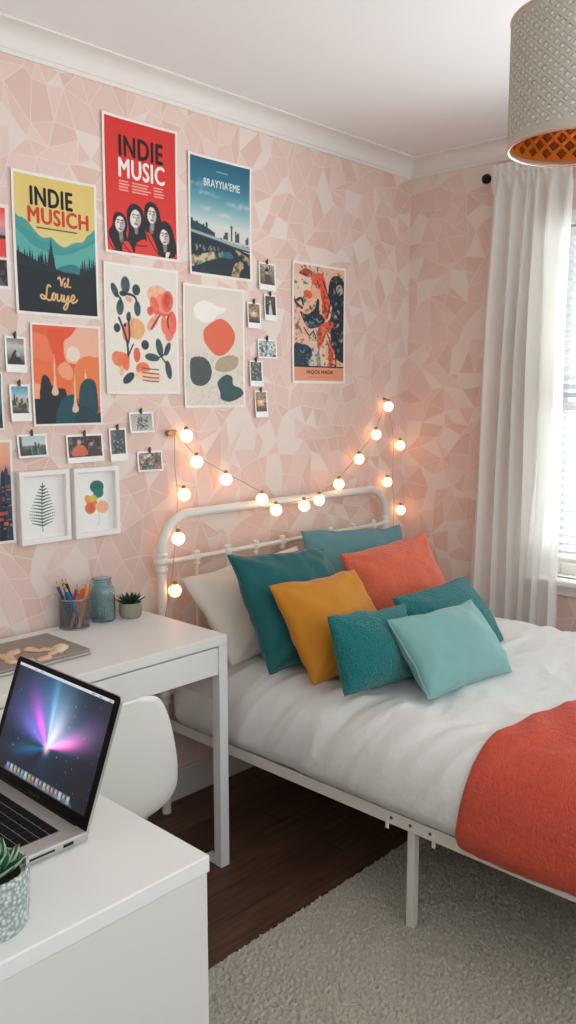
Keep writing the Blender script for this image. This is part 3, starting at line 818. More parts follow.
# --- ink figure poster at right
def p_koi(c):
    c.fill(np.ones(c.U.shape), (232, 178, 150)); c.fill(np.clip((c.noise(6, 4, 3)-.4)*3, 0, 1), (222, 190, 164), .7)
    dk = (16, 34, 46); te = (28, 70, 84); og = (226, 84, 48); cr = (226, 202, 178); rd = (176, 58, 42); bl = (110, 150, 160)
    c.fill(c.blob([(0, .12), (.2, .07), (.34, .12), (.3, .22), (.16, .27), (0, .3)]), cr)
    c.fill(c.blob([(.10, .07), (.22, .03), (.36, .05), (.30, .10), (.16, .09)]), rd)
    c.fill(c.blob([(.38, .08), (.5, .05), (.6, .09), (.66, .2), (.7, .32), (.62, .36), (.55, .3), (.5, .2), (.36, .16)]), og)
    c.fill(c.blob([(.32, .18), (.45, .16), (.52, .22), (.46, .28), (.34, .26)]), (236, 166, 134))
    c.fill(c.blob([(.2, .22), (.30, .215), (.36, .26), (.28, .285), (.2, .265)]), (222, 92, 60))
    c.fill(c.blob([(.72, .10), (.84, .055), (.96, .08), (1.05, .2), (1.05, .5), (1.03, .8), (.92, .82), (.82, .76), (.74, .62), (.72, .46), (.76, .34), (.68, .24)]), dk)
    c.fill(c.blob([(.84, .16), (.93, .13), (.98, .19), (.9, .225)]), cr, .8)
    for k in range(14):
        u = .74+.25*random.random(); v = .2+.55*random.random()
        c.fill(c.ell(u, v, .022, .034, random.uniform(-1, 1)), random.choice([te, bl, (206, 190, 170)]), .75)
    c.fill(c.blob([(.12, .40), (.25, .42), (.4, .37), (.46, .28), (.5, .3), (.5, .4), (.62, .42), (.58, .5), (.44, .53), (.3, .54), (.2, .49)]), dk)
    for k in range(10):
        u = .18+.38*random.random(); v = .41+.1*random.random(); c.fill(c.stroke([(u, v), (u+.04, v+.02), (u+.09, v+.005)], .007), bl, .8)
    c.fill(c.stroke([(0, .30), (.06, .34), (.16, .37)], .018), dk); c.fill(c.stroke([(.04, .31), (.14, .29), (.18, .34)], .016), dk)
    c.fill(c.blob([(.56, .30), (.66, .27), (.72, .36), (.64, .44), (.56, .42)]), og)
    c.fill(c.blob([(.5, .52), (.66, .47), (.82, .48), (.72, .54), (.62, .60), (.56, .68), (.46, .70), (.46, .6)]), (222, 90, 56))
    c.fill(c.blob([(.7, .60), (.76, .66), (.8, .78), (.76, .88), (.68, .93), (.66, .84), (.7, .74)]), og)
    c.fill(c.blob([(.5, .72), (.62, .74), (.7, .84), (.66, .95), (.5, .94)]), (236, 196, 166))
    c.fill(c.blob([(0, .70), (.16, .68), (.3, .70), (.36, .76), (.3, .84), (.34, .99), (0, .99)]), (20, 56, 72))
    for k in range(9):
        u = .02+.3*random.random(); v = .73+.22*random.random(); c.fill(c.stroke([(u, v), (u+.05, v+.02), (u+.08, v-.01)], .009), random.choice([bl, te, dk]), .85)
    c.fill(c.blob([(.36, .6), (.42, .55), (.46, .7), (.42, .82), (.52, .9), (.4, .93), (.3, .9), (.37, .78)]), (206, 196, 180))
    c.fill(c.blob([(.44, .78), (.5, .74), (.54, .88), (.5, .92)]), (130, 142, 140))
    c.fill(c.stroke([(.2, .54), (.3, .6), (.38, .57), (.44, .62)], .01), (60, 40, 40)); c.fill(c.stroke([(.56, .1), (.64, .2), (.72, .3), (.66, .44)], .01), dk)
    c.fill(c.stroke([(.66, .58), (.8, .72), (.84, .86), (.7, .95)], .01), (90, 36, 34))
    c.fill(c.blob([(.3, .94), (.5, .9), (.75, .93), (1, .88), (1.1, 1.1), (.2, 1.1)])*(c.V < .9), (110, 50, 44))
    n = c.noise(26, 12, 3); c.fill(np.clip((n-.6)*8, 0, 1), (20, 34, 44), .55); c.fill(np.clip((.36-n)*8, 0, 1), (232, 184, 156), .5)
    c.fill(c.V > .868, (26, 30, 36)); c.fill(c.V > .88, (228, 154, 120))
    u = .3
    while u < .7: c.fill(c.stroke([(u, .967), (u+.02, .967)], .004, False), (176, 106, 80), .7); u += .03
poster('ink_poster', (2.622, 2.966, 1.550, 2.052), 'narrow orange and black brush painting poster hung alone near the corner', 'poster', p_koi, .011,
       [('IAQOS MADR', .25, .79, .905, .945, 'ink_slate', .03, 0)], bg=(232, 178, 150))

# --- posters cut by the left edge
def p_redsun(c):
    c.ramp([(0, (232, 70, 66)), (.2, (240, 150, 150)), (.34, (176, 140, 146)), (.36, (20, 20, 26)), (.385, (20, 20, 26)), (.40, (228, 62, 60)), (.62, (232, 70, 66)), (.64, (240, 220, 216)), (.66, (240, 220, 216)), (.67, (44, 40, 44)), (1, (40, 36, 42))])
    c.fill(np.clip((c.noise(20, 3, 3)-.5)*4, 0, 1)*(c.V > .67), (132, 112, 110), .7)
    c.fill(c.ell(.4, .25, .2, .2)*(c.V < .35), (250, 200, 170), .8)
poster('sunset_print', (1.065, 1.357, 1.820, 2.073), 'pink and red striped print cut off left of the yellow poster', 'poster', p_redsun, .011)
def p_night(c):
    c.ramp([(0, (238, 176, 150)), (.2, (232, 160, 136)), (.34, (150, 130, 140)), (.5, (44, 56, 76)), (1, (30, 28, 34))])
    r = random.Random(8)
    for k in range(30):
        u = r.uniform(-.05, 1); w = r.uniform(.03, .09); t = r.uniform(.12, .6)
        c.fill(c.poly([(u, t), (u+w/2, t-.04), (u+w, t), (u+w, 1.1), (u, 1.1)]), r.choice([(28, 38, 54), (48, 66, 92), (36, 34, 42)]), .92)
        for q in range(8):
            v = r.uniform(t+.05, 1); c.fill(c.poly([(u+.006, v), (u+w-.006, v), (u+w-.006, v+.01), (u+.006, v+.01)]), r.choice([(226, 108, 58), (232, 150, 90), (120, 140, 160)]), .75)
    for k in range(20):
        u = r.uniform(.6, 1); v = r.uniform(.6, .97); c.fill(c.poly([(u, v), (u+.05, v), (u+.05, v+.03), (u, v+.03)]), r.choice([(196, 74, 44), (226, 120, 66), (30, 24, 28)]), .85)
poster('night_city_print', (1.035, 1.335, 1.035, 1.361), 'peach sky print of dark city towers left of the fern frame', 'poster', p_night, .008)
def p_deep(c):
    c.ramp([(0, (34, 86, 104)), (.5, (60, 120, 134)), (1, (18, 40, 52))]); c.fill(np.clip((c.noise(8, 6, 3)-.5)*3, 0, 1), (120, 160, 160), .5)
poster('seascape_print', (1.085, 1.314, 1.392, 1.570), 'dark blue print cut off at the left, beside stacked instant photos', 'poster', p_deep, .006)

# --- framed prints
def framed(name, rect, label, paint):
    x0, x1, z0, z1 = rect; D = .026; t = .017
    root = empty(name, ((x0+x1)/2, YW, z0), label, 'picture frame', 'white framed pictures side by side')
    bm = nb()
    outer = [(x0, z0), (x1, z0), (x1, z1), (x0, z1)]
    inner = [(x0+t, z0+t), (x1-t, z0+t), (x1-t, z1-t), (x0+t, z1-t)]
    yb, yf = YW-.002, YW-D
    L = []
    for ring, y in ((outer, yb), (outer, yf+.002), ([(a+(.002 if a == x0 else -.002), b+(.002 if b == z0 else -.002)) for a, b in outer], yf),
                    ([(a+(-.002 if a == x0+t else .002), b+(-.002 if b == z0+t else .002)) for a, b in inner], yf), (inner, yf+.002), (inner, yb)):
        L.append([bm.verts.new((a, y, b)) for a, b in ring])
    for A, B in zip(L, L[1:]+L[:1]):
        for k in range(4): bm.faces.new((A[k], A[(k+1) % 4], B[(k+1) % 4], B[k]))
    bmesh.ops.recalc_face_normals(bm, faces=bm.faces[:])
    obj('frame', bm, M['frame'], root)
    obj('backing', box(nb(), (x0+t, YW-.006, z0+t), (x1-t, YW-.003, z1-t)), M['card'], root)
    a0, a1, b0, b1 = x0+t, x1-t, z0+t, z1-t
    cv = Cv(a1-a0, b1-b0, .0014, (238, 236, 232)); paint(cv)
    obj('print', cv.mesh(lambda U, V: (a0+(a1-a0)*U, np.full(U.shape, YW-.0075), b1-(b1-b0)*V)), M['print'], root)
def p_fern(c):
    g = (56, 92, 76)
    c.fill(c.stroke([(.50, .15), (.47, .4), (.46, .7), (.47, .9)], .008), (74, 100, 84))
    n = 13
    for k in range(n):
        f0 = k/(n-1); v = .17+.62*f0; L = .05+.27*min(1, f0*1.35)**.8*(1-.25*sm(.8, 1, f0)); stem = .50-.035*sm(.2, .7, v)
        for sd in (-1, 1):
            for q in range(6):
                f = (q+.7)/6; u = stem+sd*L*f; vv = v+.02-.075*f*(.5+.5*f0)+.02*f*f
                c.fill(c.ell(u, vv, .026*(1.2-f)+.009, .010*(1.2-f)+.006, sd*-.30), g if (q+k) % 3 else (78, 116, 96))
    c.fill(c.ell(.50, .14, .012, .03), g)
framed('fern_picture', (1.344, 1.527, 1.021, 1.259), 'white framed green fern leaf print', p_fern)
def p_flower(c):
    c.fill(c.ell(.56, .255, .19, .15, .1), (30, 112, 104)); c.fill(c.ell(.60, .36, .14, .12), (38, 122, 112))
    c.fill(c.ell(.30, .45, .08, .10, -.3), (236, 164, 74)); c.fill(c.ell(.46, .45, .11, .09, .3), (206, 186, 66), .9)
    c.fill(c.ell(.37, .60, .15, .14), (226, 110, 72), .95); c.fill(c.ell(.70, .60, .17, .15, .2), (238, 178, 130), .92)
    c.fill(c.ell(.50, .52, .06, .05), (222, 130, 84)); c.fill(c.stroke([(.56, .64), (.60, .78), (.57, .92)], .007), (206, 190, 180))
    for m, col, a in ((c.ell(.40, .6, .07, .10), (206, 84, 56), .4), (c.ell(.6, .26, .08, .06), (24, 92, 88), .5)): c.fill(m, col, a)
framed('flower_picture', (1.543, 1.723, 1.019, 1.258), 'white framed print of a teal and orange watercolour flower', p_flower)

# --- instant photos
def scene_photo(kind, seed):
    def f(c):
        n = c.noise(7, seed, 4); n2 = c.noise(13, seed+5, 3); r = random.Random(seed)
        if kind == 'peak':
            c.ramp([(0, (120, 128, 120)), (.3, (196, 200, 190)), (.6, (150, 152, 140)), (1, (30, 34, 32))])
            c.fill(c.poly([(.05, .95), (.35, .55), (.5, .42), (.62, .58), (.9, .9), (.95, 1), (.05, 1)]), (30, 32, 32)); c.fill(c.ell(.6, .62, .16, .13), (206, 204, 196), .7); c.fill(c.ell(.85, .14, .16, .12), (206, 110, 84), .7); c.fill(c.stroke([(.3, .9), (.45, .55), (.65, .9)], .035, False), (24, 26, 26))
        elif kind == 'houses':
            c.ramp([(0, (70, 150, 176)), (.4, (176, 204, 206)), (.6, (180, 160, 130)), (1, (40, 40, 40))])
            for k in range(12):
                u = r.random(); v = r.uniform(.4, .8); c.fill(c.poly([(u, v), (u+.14, v), (u+.14, v+.18), (u, v+.18)]), r.choice([(206, 176, 132), (60, 56, 54), (150, 110, 80), (40, 50, 56)]))
            c.fill(c.poly([(.05, .7), (.18, .18), (.26, .7)]), (34, 40, 44))
        elif kind == 'street':
            c.ramp([(0, (176, 204, 204)), (.45, (206, 214, 206)), (.55, (70, 90, 86)), (1, (44, 56, 54))])
            for k in range(22):
                u = r.random(); v = r.uniform(.3, .75); c.fill(c.poly([(u, v), (u+.05, v), (u+.05, 1), (u, 1)]), r.choice([(40, 54, 56), (120, 134, 126), (196, 184, 150), (60, 74, 66)]), .9)
            c.fill(c.poly([(0, 0), (.1, 0), (.12, 1), (0, 1)]), (60, 70, 70))
        elif kind == 'dinner':
            c.fill(np.ones(n.shape), (44, 38, 38)); c.fill(np.clip((n2-.5)*5, 0, 1), (150, 128, 108), .6)
            c.fill(c.blob([(.1, .9), (.2, .5), (.34, .42), (.5, .5), (.55, .9)]), (214, 98, 72)); c.fill(c.ell(.33, .28, .06, .07), (214, 150, 122)); c.fill(c.ell(.7, .4, .06, .06), (170, 140, 120)); c.fill(c.blob([(.6, .9), (.66, .55), (.8, .5), (.95, .9)]), (60, 50, 52))
        elif kind == 'bouquet':
            c.ramp([(0, (160, 164, 158)), (1, (200, 198, 190))])
            for k in range(60): c.fill(c.ell(.3+.5*r.random(), .2+.7*r.random(), .05, .02, r.uniform(0, 3)), r.choice([(60, 66, 66), (96, 100, 98), (150, 150, 146), (40, 42, 44)]), .85)
        elif kind == 'garden':
            c.fill(np.ones(n.shape), (86, 100, 92))
            for k in range(60): c.fill(c.ell(r.random(), r.random(), .07, .05, r.uniform(0, 3)), r.choice([(196, 150, 120), (44, 60, 54), (226, 206, 186), (120, 150, 150), (196, 96, 66)]), .8)
        elif kind == 'portrait':
            c.ramp([(0, (196, 186, 172)), (1, (96, 90, 82))]); c.fill(np.clip((n2-.4)*4, 0, 1), (60, 56, 54), .7)
            c.fill(c.blob([(.25, 1), (.3, .6), (.5, .5), (.72, .6), (.8, 1)]), (86, 74, 66)); c.fill(c.ell(.5, .36, .12, .12), (206, 170, 146)); c.fill(c.ell(.5, .27, .15, .08), (44, 36, 34)); c.fill(c.stroke([(.25, .5), (.3, .8)], .05), (150, 130, 104))
        elif kind == 'couple':
            c.ramp([(0, (60, 66, 62)), (1, (30, 34, 34))]); c.fill(np.clip((n2-.5)*5, 0, 1), (110, 120, 108), .6)
            c.fill(c.blob([(.35, 1), (.4, .55), (.55, .4), (.62, .6), (.66, 1)]), (214, 206, 196)); c.fill(c.ell(.5, .3, .1, .1), (196, 170, 150)); c.fill(c.blob([(.68, 1), (.7, .5), (.85, .45), (.95, 1)]), (46, 44, 46))
        elif kind == 'cafe':
            c.ramp([(0, (150, 120, 96)), (.5, (196, 160, 120)), (1, (44, 44, 42))])
            c.fill(np.clip((n2-.5)*6, 0, 1), (60, 48, 42), .75); c.fill(c.poly([(.2, .4), (.8, .42), (.74, .7), (.24, .7)]), (226, 176, 110)); c.fill(c.ell(.5, .5, .14, .1), (240, 214, 176))
        elif kind == 'snow':
            c.fill(np.ones(n.shape), (150, 166, 170)); c.fill(np.clip((n2-.48)*6, 0, 1), (224, 228, 226)); c.fill(np.clip((.42-n2)*6, 0, 1), (40, 52, 58))
        elif kind == 'branches':
            c.fill(np.ones(n.shape), (70, 74, 78))
            for k in range(36): c.fill(c.ell(r.random(), r.random(), .07, .04, r.uniform(0, 3)), r.choice([(170, 164, 156), (40, 42, 46), (120, 116, 112), (206, 190, 176)]), .8)
        c.fill(np.clip((n-.6)*3, 0, 1), (250, 240, 225), .18)
        c.c = c.c*.93+8
    return f
def instant(rect, kind, label, seed, land=False, tilt=0):
    x0, x1, z0, z1 = rect; w = x1-x0; h = z1-z0
    cx = (x0+x1)/2
    R = Matrix.Translation((cx, YW, z1)) @ Matrix.Rotation(tilt, 4, 'Y')
    root = empty('instant_photo', None, label, 'photo', 'instant photos clipped to the pink wall', mtx=R)
    def yy(u, v): return -(.003+.007*(v**2)+.003*abs(2*u-1)**3)
    n = 8; bm = nb()
    for off in (0, .0010):
        gridmesh(bm, lambda i, j: Vector((-w/2+w*i/n, yy(i/n, 1-j/n)-off, -h+h*j/n)), n+1, n+1)
    bmesh.ops.bridge_loops(bm, edges=[e for e in bm.edges if len(e.link_faces) == 1])
    bmesh.ops.recalc_face_normals(bm, faces=bm.faces[:])
    obj('card', bm, M['card'], root, world=False, smooth=True)
    m = .0065; bot = .0065 if land else h*.22
    if land == 'strip': bot = h*.20
    cv = Cv(w-2*m, h-m-bot, .0014); scene_photo(kind, seed)(cv)
    def P(U, V):
        u = (m+(w-2*m)*U)/w; v = (m+(h-m-bot)*V)/h
        return -w/2+w*u, -(.003+.007*v**2+.003*np.abs(2*u-1)**3)-.0016, -h*v
    obj('picture', cv.mesh(P), M['photo'], root, world=False, smooth='all')
    # little clip at the top edge
    bm = nb(); box(bm, (-.0035, -.010, -.006), (.0035, -.0005, .010), .001); box(bm, (-.005, -.0085, .006), (.005, -.004, .0085), .0008)
    sphere(bm, (0, -.008, .012), .0035, 8, 6)
    obj('clip', bm, M['peg'], root, world=False)
    return root
IP = [((1.326, 1.397, 1.570, 1.681), 'peak', 'instant photo of a dark hut against pale sky, upper of the pair at far left', 0),
      ((1.334, 1.404, 1.418, 1.533), 'houses', 'instant photo of houses under blue sky, lower of the pair at far left', 0),
      ((1.353, 1.458, 1.302, 1.376), 'street', 'wide instant photo of a pale street scene above the fern frame', True),
      ((1.529, 1.672, 1.275, 1.369), 'dinner', 'largest wide instant photo, dark with an orange figure, above the flower frame', 'strip'),
      ((1.698, 1.770, 1.272, 1.386), 'branches', 'tall dark instant photo right of the large orange figure photo', 0),
      ((1.784, 1.889, 1.367, 1.440), 'bouquet', 'wide black and white instant photo of twigs below the botanical print', True),
      ((1.815, 1.927, 1.227, 1.300), 'garden', 'wide colourful instant photo nearest the left end of the string lights', True),
      ((2.426, 2.520, 1.915, 2.023), 'portrait', 'topmost of the small photos beside the blue city poster, sepia portrait', 0),
      ((2.362, 2.435, 1.762, 1.863), 'cafe', 'instant photo with a warm yellow cup, left of the black and white figure photo', 0),
      ((2.455, 2.526, 1.798, 1.901), 'couple', 'instant photo of a pale figure in the dark, directly under the topmost portrait', 0),
      ((2.418, 2.526, 1.647, 1.723), 'snow', 'wide bluish snowy instant photo right of the pebble print', True),
      ((2.372, 2.445, 1.534, 1.637), 'branches', 'dark grey instant photo of branches directly under the snowy photo', 0),
      ((2.399, 2.471, 1.410, 1.518), 'cafe', 'lowest instant photo beside the pebble print, with a yellow cup', 0)]
for k, (r_, kind, lab, land) in enumerate(IP): instant(r_, kind, lab, 20+k*3, land, random.uniform(-.02, .02))

# ------------------------------------------------------------------ bed
BX0, BX1 = 1.868, 3.205       # headboard post axes
BY = 2.405
HX0, HX1 = 1.882, 3.19        # side rails
FY = .40                      # foot end
bed = empty('metal_bed', (2.54, 1.4, FLZ), 'double bed with cream white tubular metal frame and arched headboard', 'bed')
R_ = .0175; top = 1.067; rad = .13
pts = [(BX0, BY, FLZ), (BX0, BY, .3), (BX0, BY, .6), (BX0, BY, top-rad)]
for k in range(1, 10):
    a = PI/2*k/10; pts.append((BX0+rad*(1-math.cos(a)), BY, top-rad+rad*math.sin(a)))
pts.append((BX0+rad, BY, top)); n = 8
for k in range(1, n): pts.append((BX0+rad+(BX1-BX0-2*rad)*k/n, BY, top))
pts.append((BX1-rad, BY, top))
for k in range(1, 10):
    a = PI/2*k/10; pts.append((BX1-rad+rad*math.sin(a), BY, top-rad+rad*math.cos(a)))
pts += [(BX1, BY, top-rad), (BX1, BY, .6), (BX1, BY, .3), (BX1, BY, FLZ)]
obj('headboard_tube', tube(nb(), pts, R_, 18), M['wmetal'], bed, smooth=True)
for z in (.898, .40):
    obj('crossbar', tube(nb(), [(BX0, BY, z), (BX1, BY, z)], .010, 12), M['wmetal'], bed, smooth=True)
colp = [(.0185, -.034), (.023, -.031), (.024, -.024), (.0205, -.018), (.0205, -.008), (.025, -.004), (.0265, .004), (.025, .012), (.0205, .016), (.020, .024), (.0235, .028), (.022, .033), (.0182, .035)]
for x in (BX0, BX1):
    for z in (.898, .40):
        obj('collar', lathe(nb(), colp, (x, BY, z), 20), M['wmetal'], bed, smooth=True)
kn = [(.008, -.030), (.0125, -.027), (.0125, -.021), (.0105, -.018), (.0105, -.012), (.0165, -.009), (.0185, 0), (.0165, .009), (.0125, .012), (.0125, .016), (.0145, .019), (.012, .024), (.004, .027)]
first = None
for k in range(8):
    x = BX0+.166+.1545*k+(.0 if k < 7 else -.004)
    if first is None:
        first = obj('spindle', tube(nb(), [(x, BY, .40), (x, BY, .89)], .0068, 10), M['wmetal'], bed, smooth=True)
        fk = obj('joint_knob', lathe(nb(), kn, (x, BY, .898), 16), M['wmetal'], first, smooth=True); fx = x
    else:
        s_ = copy_tree(first, bed); s_.location.x += x-fx
def railbox(name, a, b): return obj(name, box(nb(), a, b, .002), M['wmetal'], bed)
for x in (HX0, HX1):
    sgn = 1 if x < 2.5 else -1
    bm = nb(); box(bm, (x-.003*1, FY, .268), (x+.003, BY, .306), .0015); box(bm, (min(x, x+sgn*.03), FY, .268), (max(x, x+sgn*.03), BY, .273), .0015)
    obj('side_rail', bm, M['wmetal'], bed)
obj('foot_rail', box(nb(), (HX0, FY-.003, .268), (HX1, FY+.003, .306), .0015), M['wmetal'], bed)
obj('centre_rail', box(nb(), (2.52, FY, .235), (2.55, BY, .268), .002), M['wmetal'], bed)
for k in range(13):
    yk = .5+.145*k
    obj('slat', box(nb(), (HX0+.004, yk-.03, .273), (HX1-.004, yk+.03, .287), .002), M['white2'], bed)
for x, y in ((HX0+.028, 1.315), (HX1-.013, 1.305), (HX0+.013, FY+.02), (HX1-.013, FY+.02), (2.535, 1.305), (2.535, FY+.03)):
    zt = .27 if abs(x-2.535) > .1 else .236
    l = obj('leg', box(nb(), (x-.0125, y-.0125, FLZ+.004), (x+.0125, y+.0125, zt), .002), M['wmetal'], bed)
    obj('foot_cap', box(nb(), (x-.0135, y-.0135, FLZ), (x+.0135, y+.0135, FLZ+.006), .001), M['white2'], l)
for yb in (1.385, 1.225):
    b_ = obj('bracket', box(nb(), (HX0-.006, yb-.006, .252), (HX0-.003, yb+.006, .297), .001), M['wmetal'], bed)
for yb in (1.372, 1.305, 1.238):
    bm = nb(); lathe(bm, [(.005, 0), (.005, .002), (.0035, .004), (.001, .0045)], n=12)
    bmesh.ops.transform(bm, matrix=Matrix.Translation((HX0-.003, yb, .288)) @ Matrix.Rotation(-PI/2, 4, 'Y'), verts=bm.verts[:])
    obj('bolt', bm, M['bolt'], bed, smooth=True)

# mattress
bm = box(nb(), (HX0+.045, .47, .2885), (HX1-.045, 2.36, .53), .05, seg=4)
mt = tag(obj('mattress', bm, M['mattress'], loc=(2.54, 1.4, .287), smooth=True), 'thick pale mattress lying on the white metal bed frame under the white duvet', 'mattress')

# duvet: profile from the left hem over the top to the right hem
ZT = .578
prof = [(HX0+.000, .3115), (HX0-.012, .328), (HX0-.022, .37), (HX0-.016, .44), (HX0+.008, .50), (HX0+.052, .545), (HX0+.12, .570), (HX0+.26, ZT), (HX0+.45, ZT+.004), (2.536, ZT+.006),
        (HX1-.45, ZT+.004), (HX1-.26, ZT), (HX1-.12, .570), (HX1-.052, .545), (HX1-.008, .50), (HX1+.016, .44), (HX1+.022, .37), (HX1+.012, .328), (HX1-.000, .3115)]
PR = catmull(prof, 24)
_d = [0]
for a, b in zip(PR, PR[1:]): _d.append(_d[-1]+float(np.hypot(*(b-a))))
_d = np.array(_d); PRa = np.array(PR); PL = _d[-1]
def prof_at(s):
    x = float(np.interp(s, _d, PRa[:, 0])); z = float(np.interp(s, _d, PRa[:, 1]))
    x2 = float(np.interp(s+.004, _d, PRa[:, 0])); z2 = float(np.interp(s+.004, _d, PRa[:, 1]))
    x1 = float(np.interp(s-.004, _d, PRa[:, 0])); z1 = float(np.interp(s-.004, _d, PRa[:, 1]))
    t = Vector((x2-x1, 0, z2-z1)).normalized()
    return Vector((x, 0, z)), Vector((-t.z, 0, t.x))
def ridged(v): return 1-abs(2*(noise.noise(v)*.5+.5)-1)
def wrinkle(s, y):
    side = 1-sm(.22, .42, min(s, PL-s))         # 1 on the hanging side
    a = 0
    q = y+.55*s                                  # folds slanting down the side
    a += side*.026*(ridged(Vector((q*6.5, s*1.5, 3)))-.6)
    a += side*.013*(ridged(Vector((q*15, s*3.0, 9)))-.55)
    tp = 1-side
    wx = y+.10*noise.noise(Vector((s*2.5, y*2.5, 0)))
    w1 = ridged(Vector((s*1.9+wx*.9, wx*6.0-s*1.8, 1.7)))-.5
    w2 = ridged(Vector((s*5+wx*3, wx*12-s*4, 5.1)))-.5
    a += tp*(.020*w1+.011*w2)+.008*noise.noise(Vector((s*3, y*3, 8)))
    a += (1-abs(side*2-1))*.022*(ridged(Vector((q*12+s*2, s*3, 4.4)))-.5)
    return a
YH, YF = 2.372, .455
ND = 250
def duvet_pt(i, j, ns, ny, off=0):
    s = PL*i/(ns-1); y = YF+(YH-YF)*j/(ny-1)
    p, nn = prof_at(s)
    e = 1.0
    a = wrinkle(s, y)+off
    hem = sm(0, .05, min(s, PL-s))
    a *= .25+.75*hem
    # rounded ends
    d = min(YH-y, y-YF)
    drop = 0
    if d < .07: drop = (1-math.sqrt(max(0, 1-(1-d/.07)**2)))*.07
    p = p+nn*(a-drop*.8)
    if d < .001: p.z = min(p.z, .5)
    return Vector((p.x, y+.004*noise.noise(Vector((s*4, y*4, 0))), p.z))
bm = nb(); gridmesh(bm, lambda i, j: duvet_pt(i, j, 230, ND), 230, ND)
# hanging ends down the head and foot
for jj, yy in ((0, YF), (ND-1, YH)):
    gridmesh(bm, lambda i, j: (lambda p: Vector((p.x if j == 0 else min(max(p.x, HX0-.012), HX1+.012), p.y, p.z+(max(.315, min(.35, p.z))-p.z)*j/6)))(duvet_pt(i, jj, 230, ND)), 230, 7)
bmesh.ops.remove_doubles(bm, verts=bm.verts[:], dist=.0004)
bmesh.ops.recalc_face_normals(bm, faces=bm.faces[:])
tag(obj('duvet', bm, M['duvet'], loc=(2.54, 1.4, .31), smooth='all'), 'rumpled white cotton duvet hanging over the side of the metal bed', 'duvet')

# coral throw over the foot of the bed
def throw_pt(i, j, ns, ny, off):
    s0 = .000+off*0; s = s0+(PL-2*s0)*i/(ns-1)
    p, nn = prof_at(s)
    ye = 1.115-.15*max(0, min(1, (p.x-1.9)/.5))*.52-.05*sm(2.1, 3.0, p.x)+.020*sm(.50, .31, p.z)
    y = ye+(.40-ye)*j/(ny-1)
    q = y
    d = (ye-y)
    lift = .018+off
    edge = min(1, d/.02)
    roll = math.sqrt(max(0, 1-(1-edge)**2))
    a = lift*(.6+.4*roll)+wrinkle(s, max(.47, y))*(.25+.75*sm(0, .05, min(s, PL-s)))
    # rows of quilting
    a += .0007*(math.sin(y*2*PI/.019)*.5+math.sin(s*2*PI/.03+2*noise.noise(Vector((s*20, y*20, 0))))*.5)*sm(0, .02, d)
    a += .0012*noise.noise(Vector((s*30, y*30, 2)))
    p = p+nn*a
    low = 1-sm(0, .10, min(s, PL-s))
    p.z -= low*(.000+.008*math.sin(y*7+1))
    if p.x < 2.5: p.x -= low*.006
    else: p.x += low*.006
    return Vector((p.x, y, p.z))
bm = nb(); gridmesh(bm, lambda i, j: throw_pt(i, j, 250, 130, 0), 250, 130)
gridmesh(bm, lambda i, j: throw_pt(i, 0, 250, 130, 0)+Vector((0, 0, 0)) if j == 0 else (lambda p, q: p+(q-p))(throw_pt(i, 0, 250, 130, 0), throw_pt(i, 0, 250, 130, -.012)), 250, 2)
bmesh.ops.remove_doubles(bm, verts=bm.verts[:], dist=.0003)
bmesh.ops.recalc_face_normals(bm, faces=bm.faces[:])
th = tag(obj('throw_blanket', bm, M['throw'], loc=(2.54, .8, .30), smooth='all'), 'coral quilted throw blanket laid across the foot of the bed', 'blanket')
sol = th.modifiers.new('thick', 'SOLIDIFY'); sol.thickness = .005; sol.offset = -1

# ------------------------------------------------------------------ pillows
def pillow_mesh(w, h, t, seed, wr=.013, pinch=.065, sag=.3):
    bm = nb(); N = 44
    def P(i, j, sd):
        u = -1+2*i/(N-1); v = -1+2*j/(N-1)
        u = math.sin(u*PI/2)*.35+u*.65; v = math.sin(v*PI/2)*.35+v*.65
        cr = 1-.012*(abs(u)*abs(v))**6
        x = w/2*u*cr*(1-pinch*(1-v*v)*abs(u)**1.5); z = h/2*v*cr*(1-pinch*(1-u*u)*abs(v)**1.5)
        x += .007*noise.noise(Vector((v*2.4, seed, 1+math.copysign(1, u))))*abs(u)**3; z += .008*noise.noise(Vector((u*2.4, seed+3, 1+math.copysign(1, v))))*abs(v)**3
        e = max(0, (1-u*u))*max(0, (1-v*v))
        th = t/2*(.35*e**.33+.65*e**.75)*(1-sag*.5*v)*1.12
        nz = noise.noise(Vector((x*9+seed, z*9, sd*3.1)))+.6*noise.noise(Vector((x*20, z*20+seed, sd)))
        # creases fanning from the corners and seam gathers
        r = math.hypot(abs(u)-1, abs(v)-1); an = math.atan2(1-abs(v), 1-abs(u))
        fan = math.sin(an*9+seed)*math.exp(-r*2.6)*r
        edge = min(1-abs(u), 1-abs(v))
        lo = noise.noise(Vector((x*5+seed*3, z*5, sd)))
        g = math.sin((x if 1-abs(v) < 1-abs(u) else z)*95+seed*2+2*noise.noise(Vector((x*12, z*12, seed))))*math.exp(-edge*9)*min(1, edge*14)
        y = th*(1+.22*lo)+(wr*.7*nz+wr*2.0*fan+wr*.30*g)*min(1, e*7)
        return Vector((x, sd*max(0, y), z+h/2))
    for sd in (1, -1):
        V = gridmesh(bm, lambda i, j: P(i, j, sd), N, N)
    bmesh.ops.remove_doubles(bm, verts=bm.verts[:], dist=.0004)
    bmesh.ops.recalc_face_normals(bm, faces=bm.faces[:])
    ring = [P(i, 0, 1) for i in range(N)]+[P(N-1, j, 1) for j in range(1, N)]+[P(i, N-1, 1) for i in range(N-2, -1, -1)]+[P(0, j, 1) for j in range(N-2, 0, -1)]
    return bm, ring
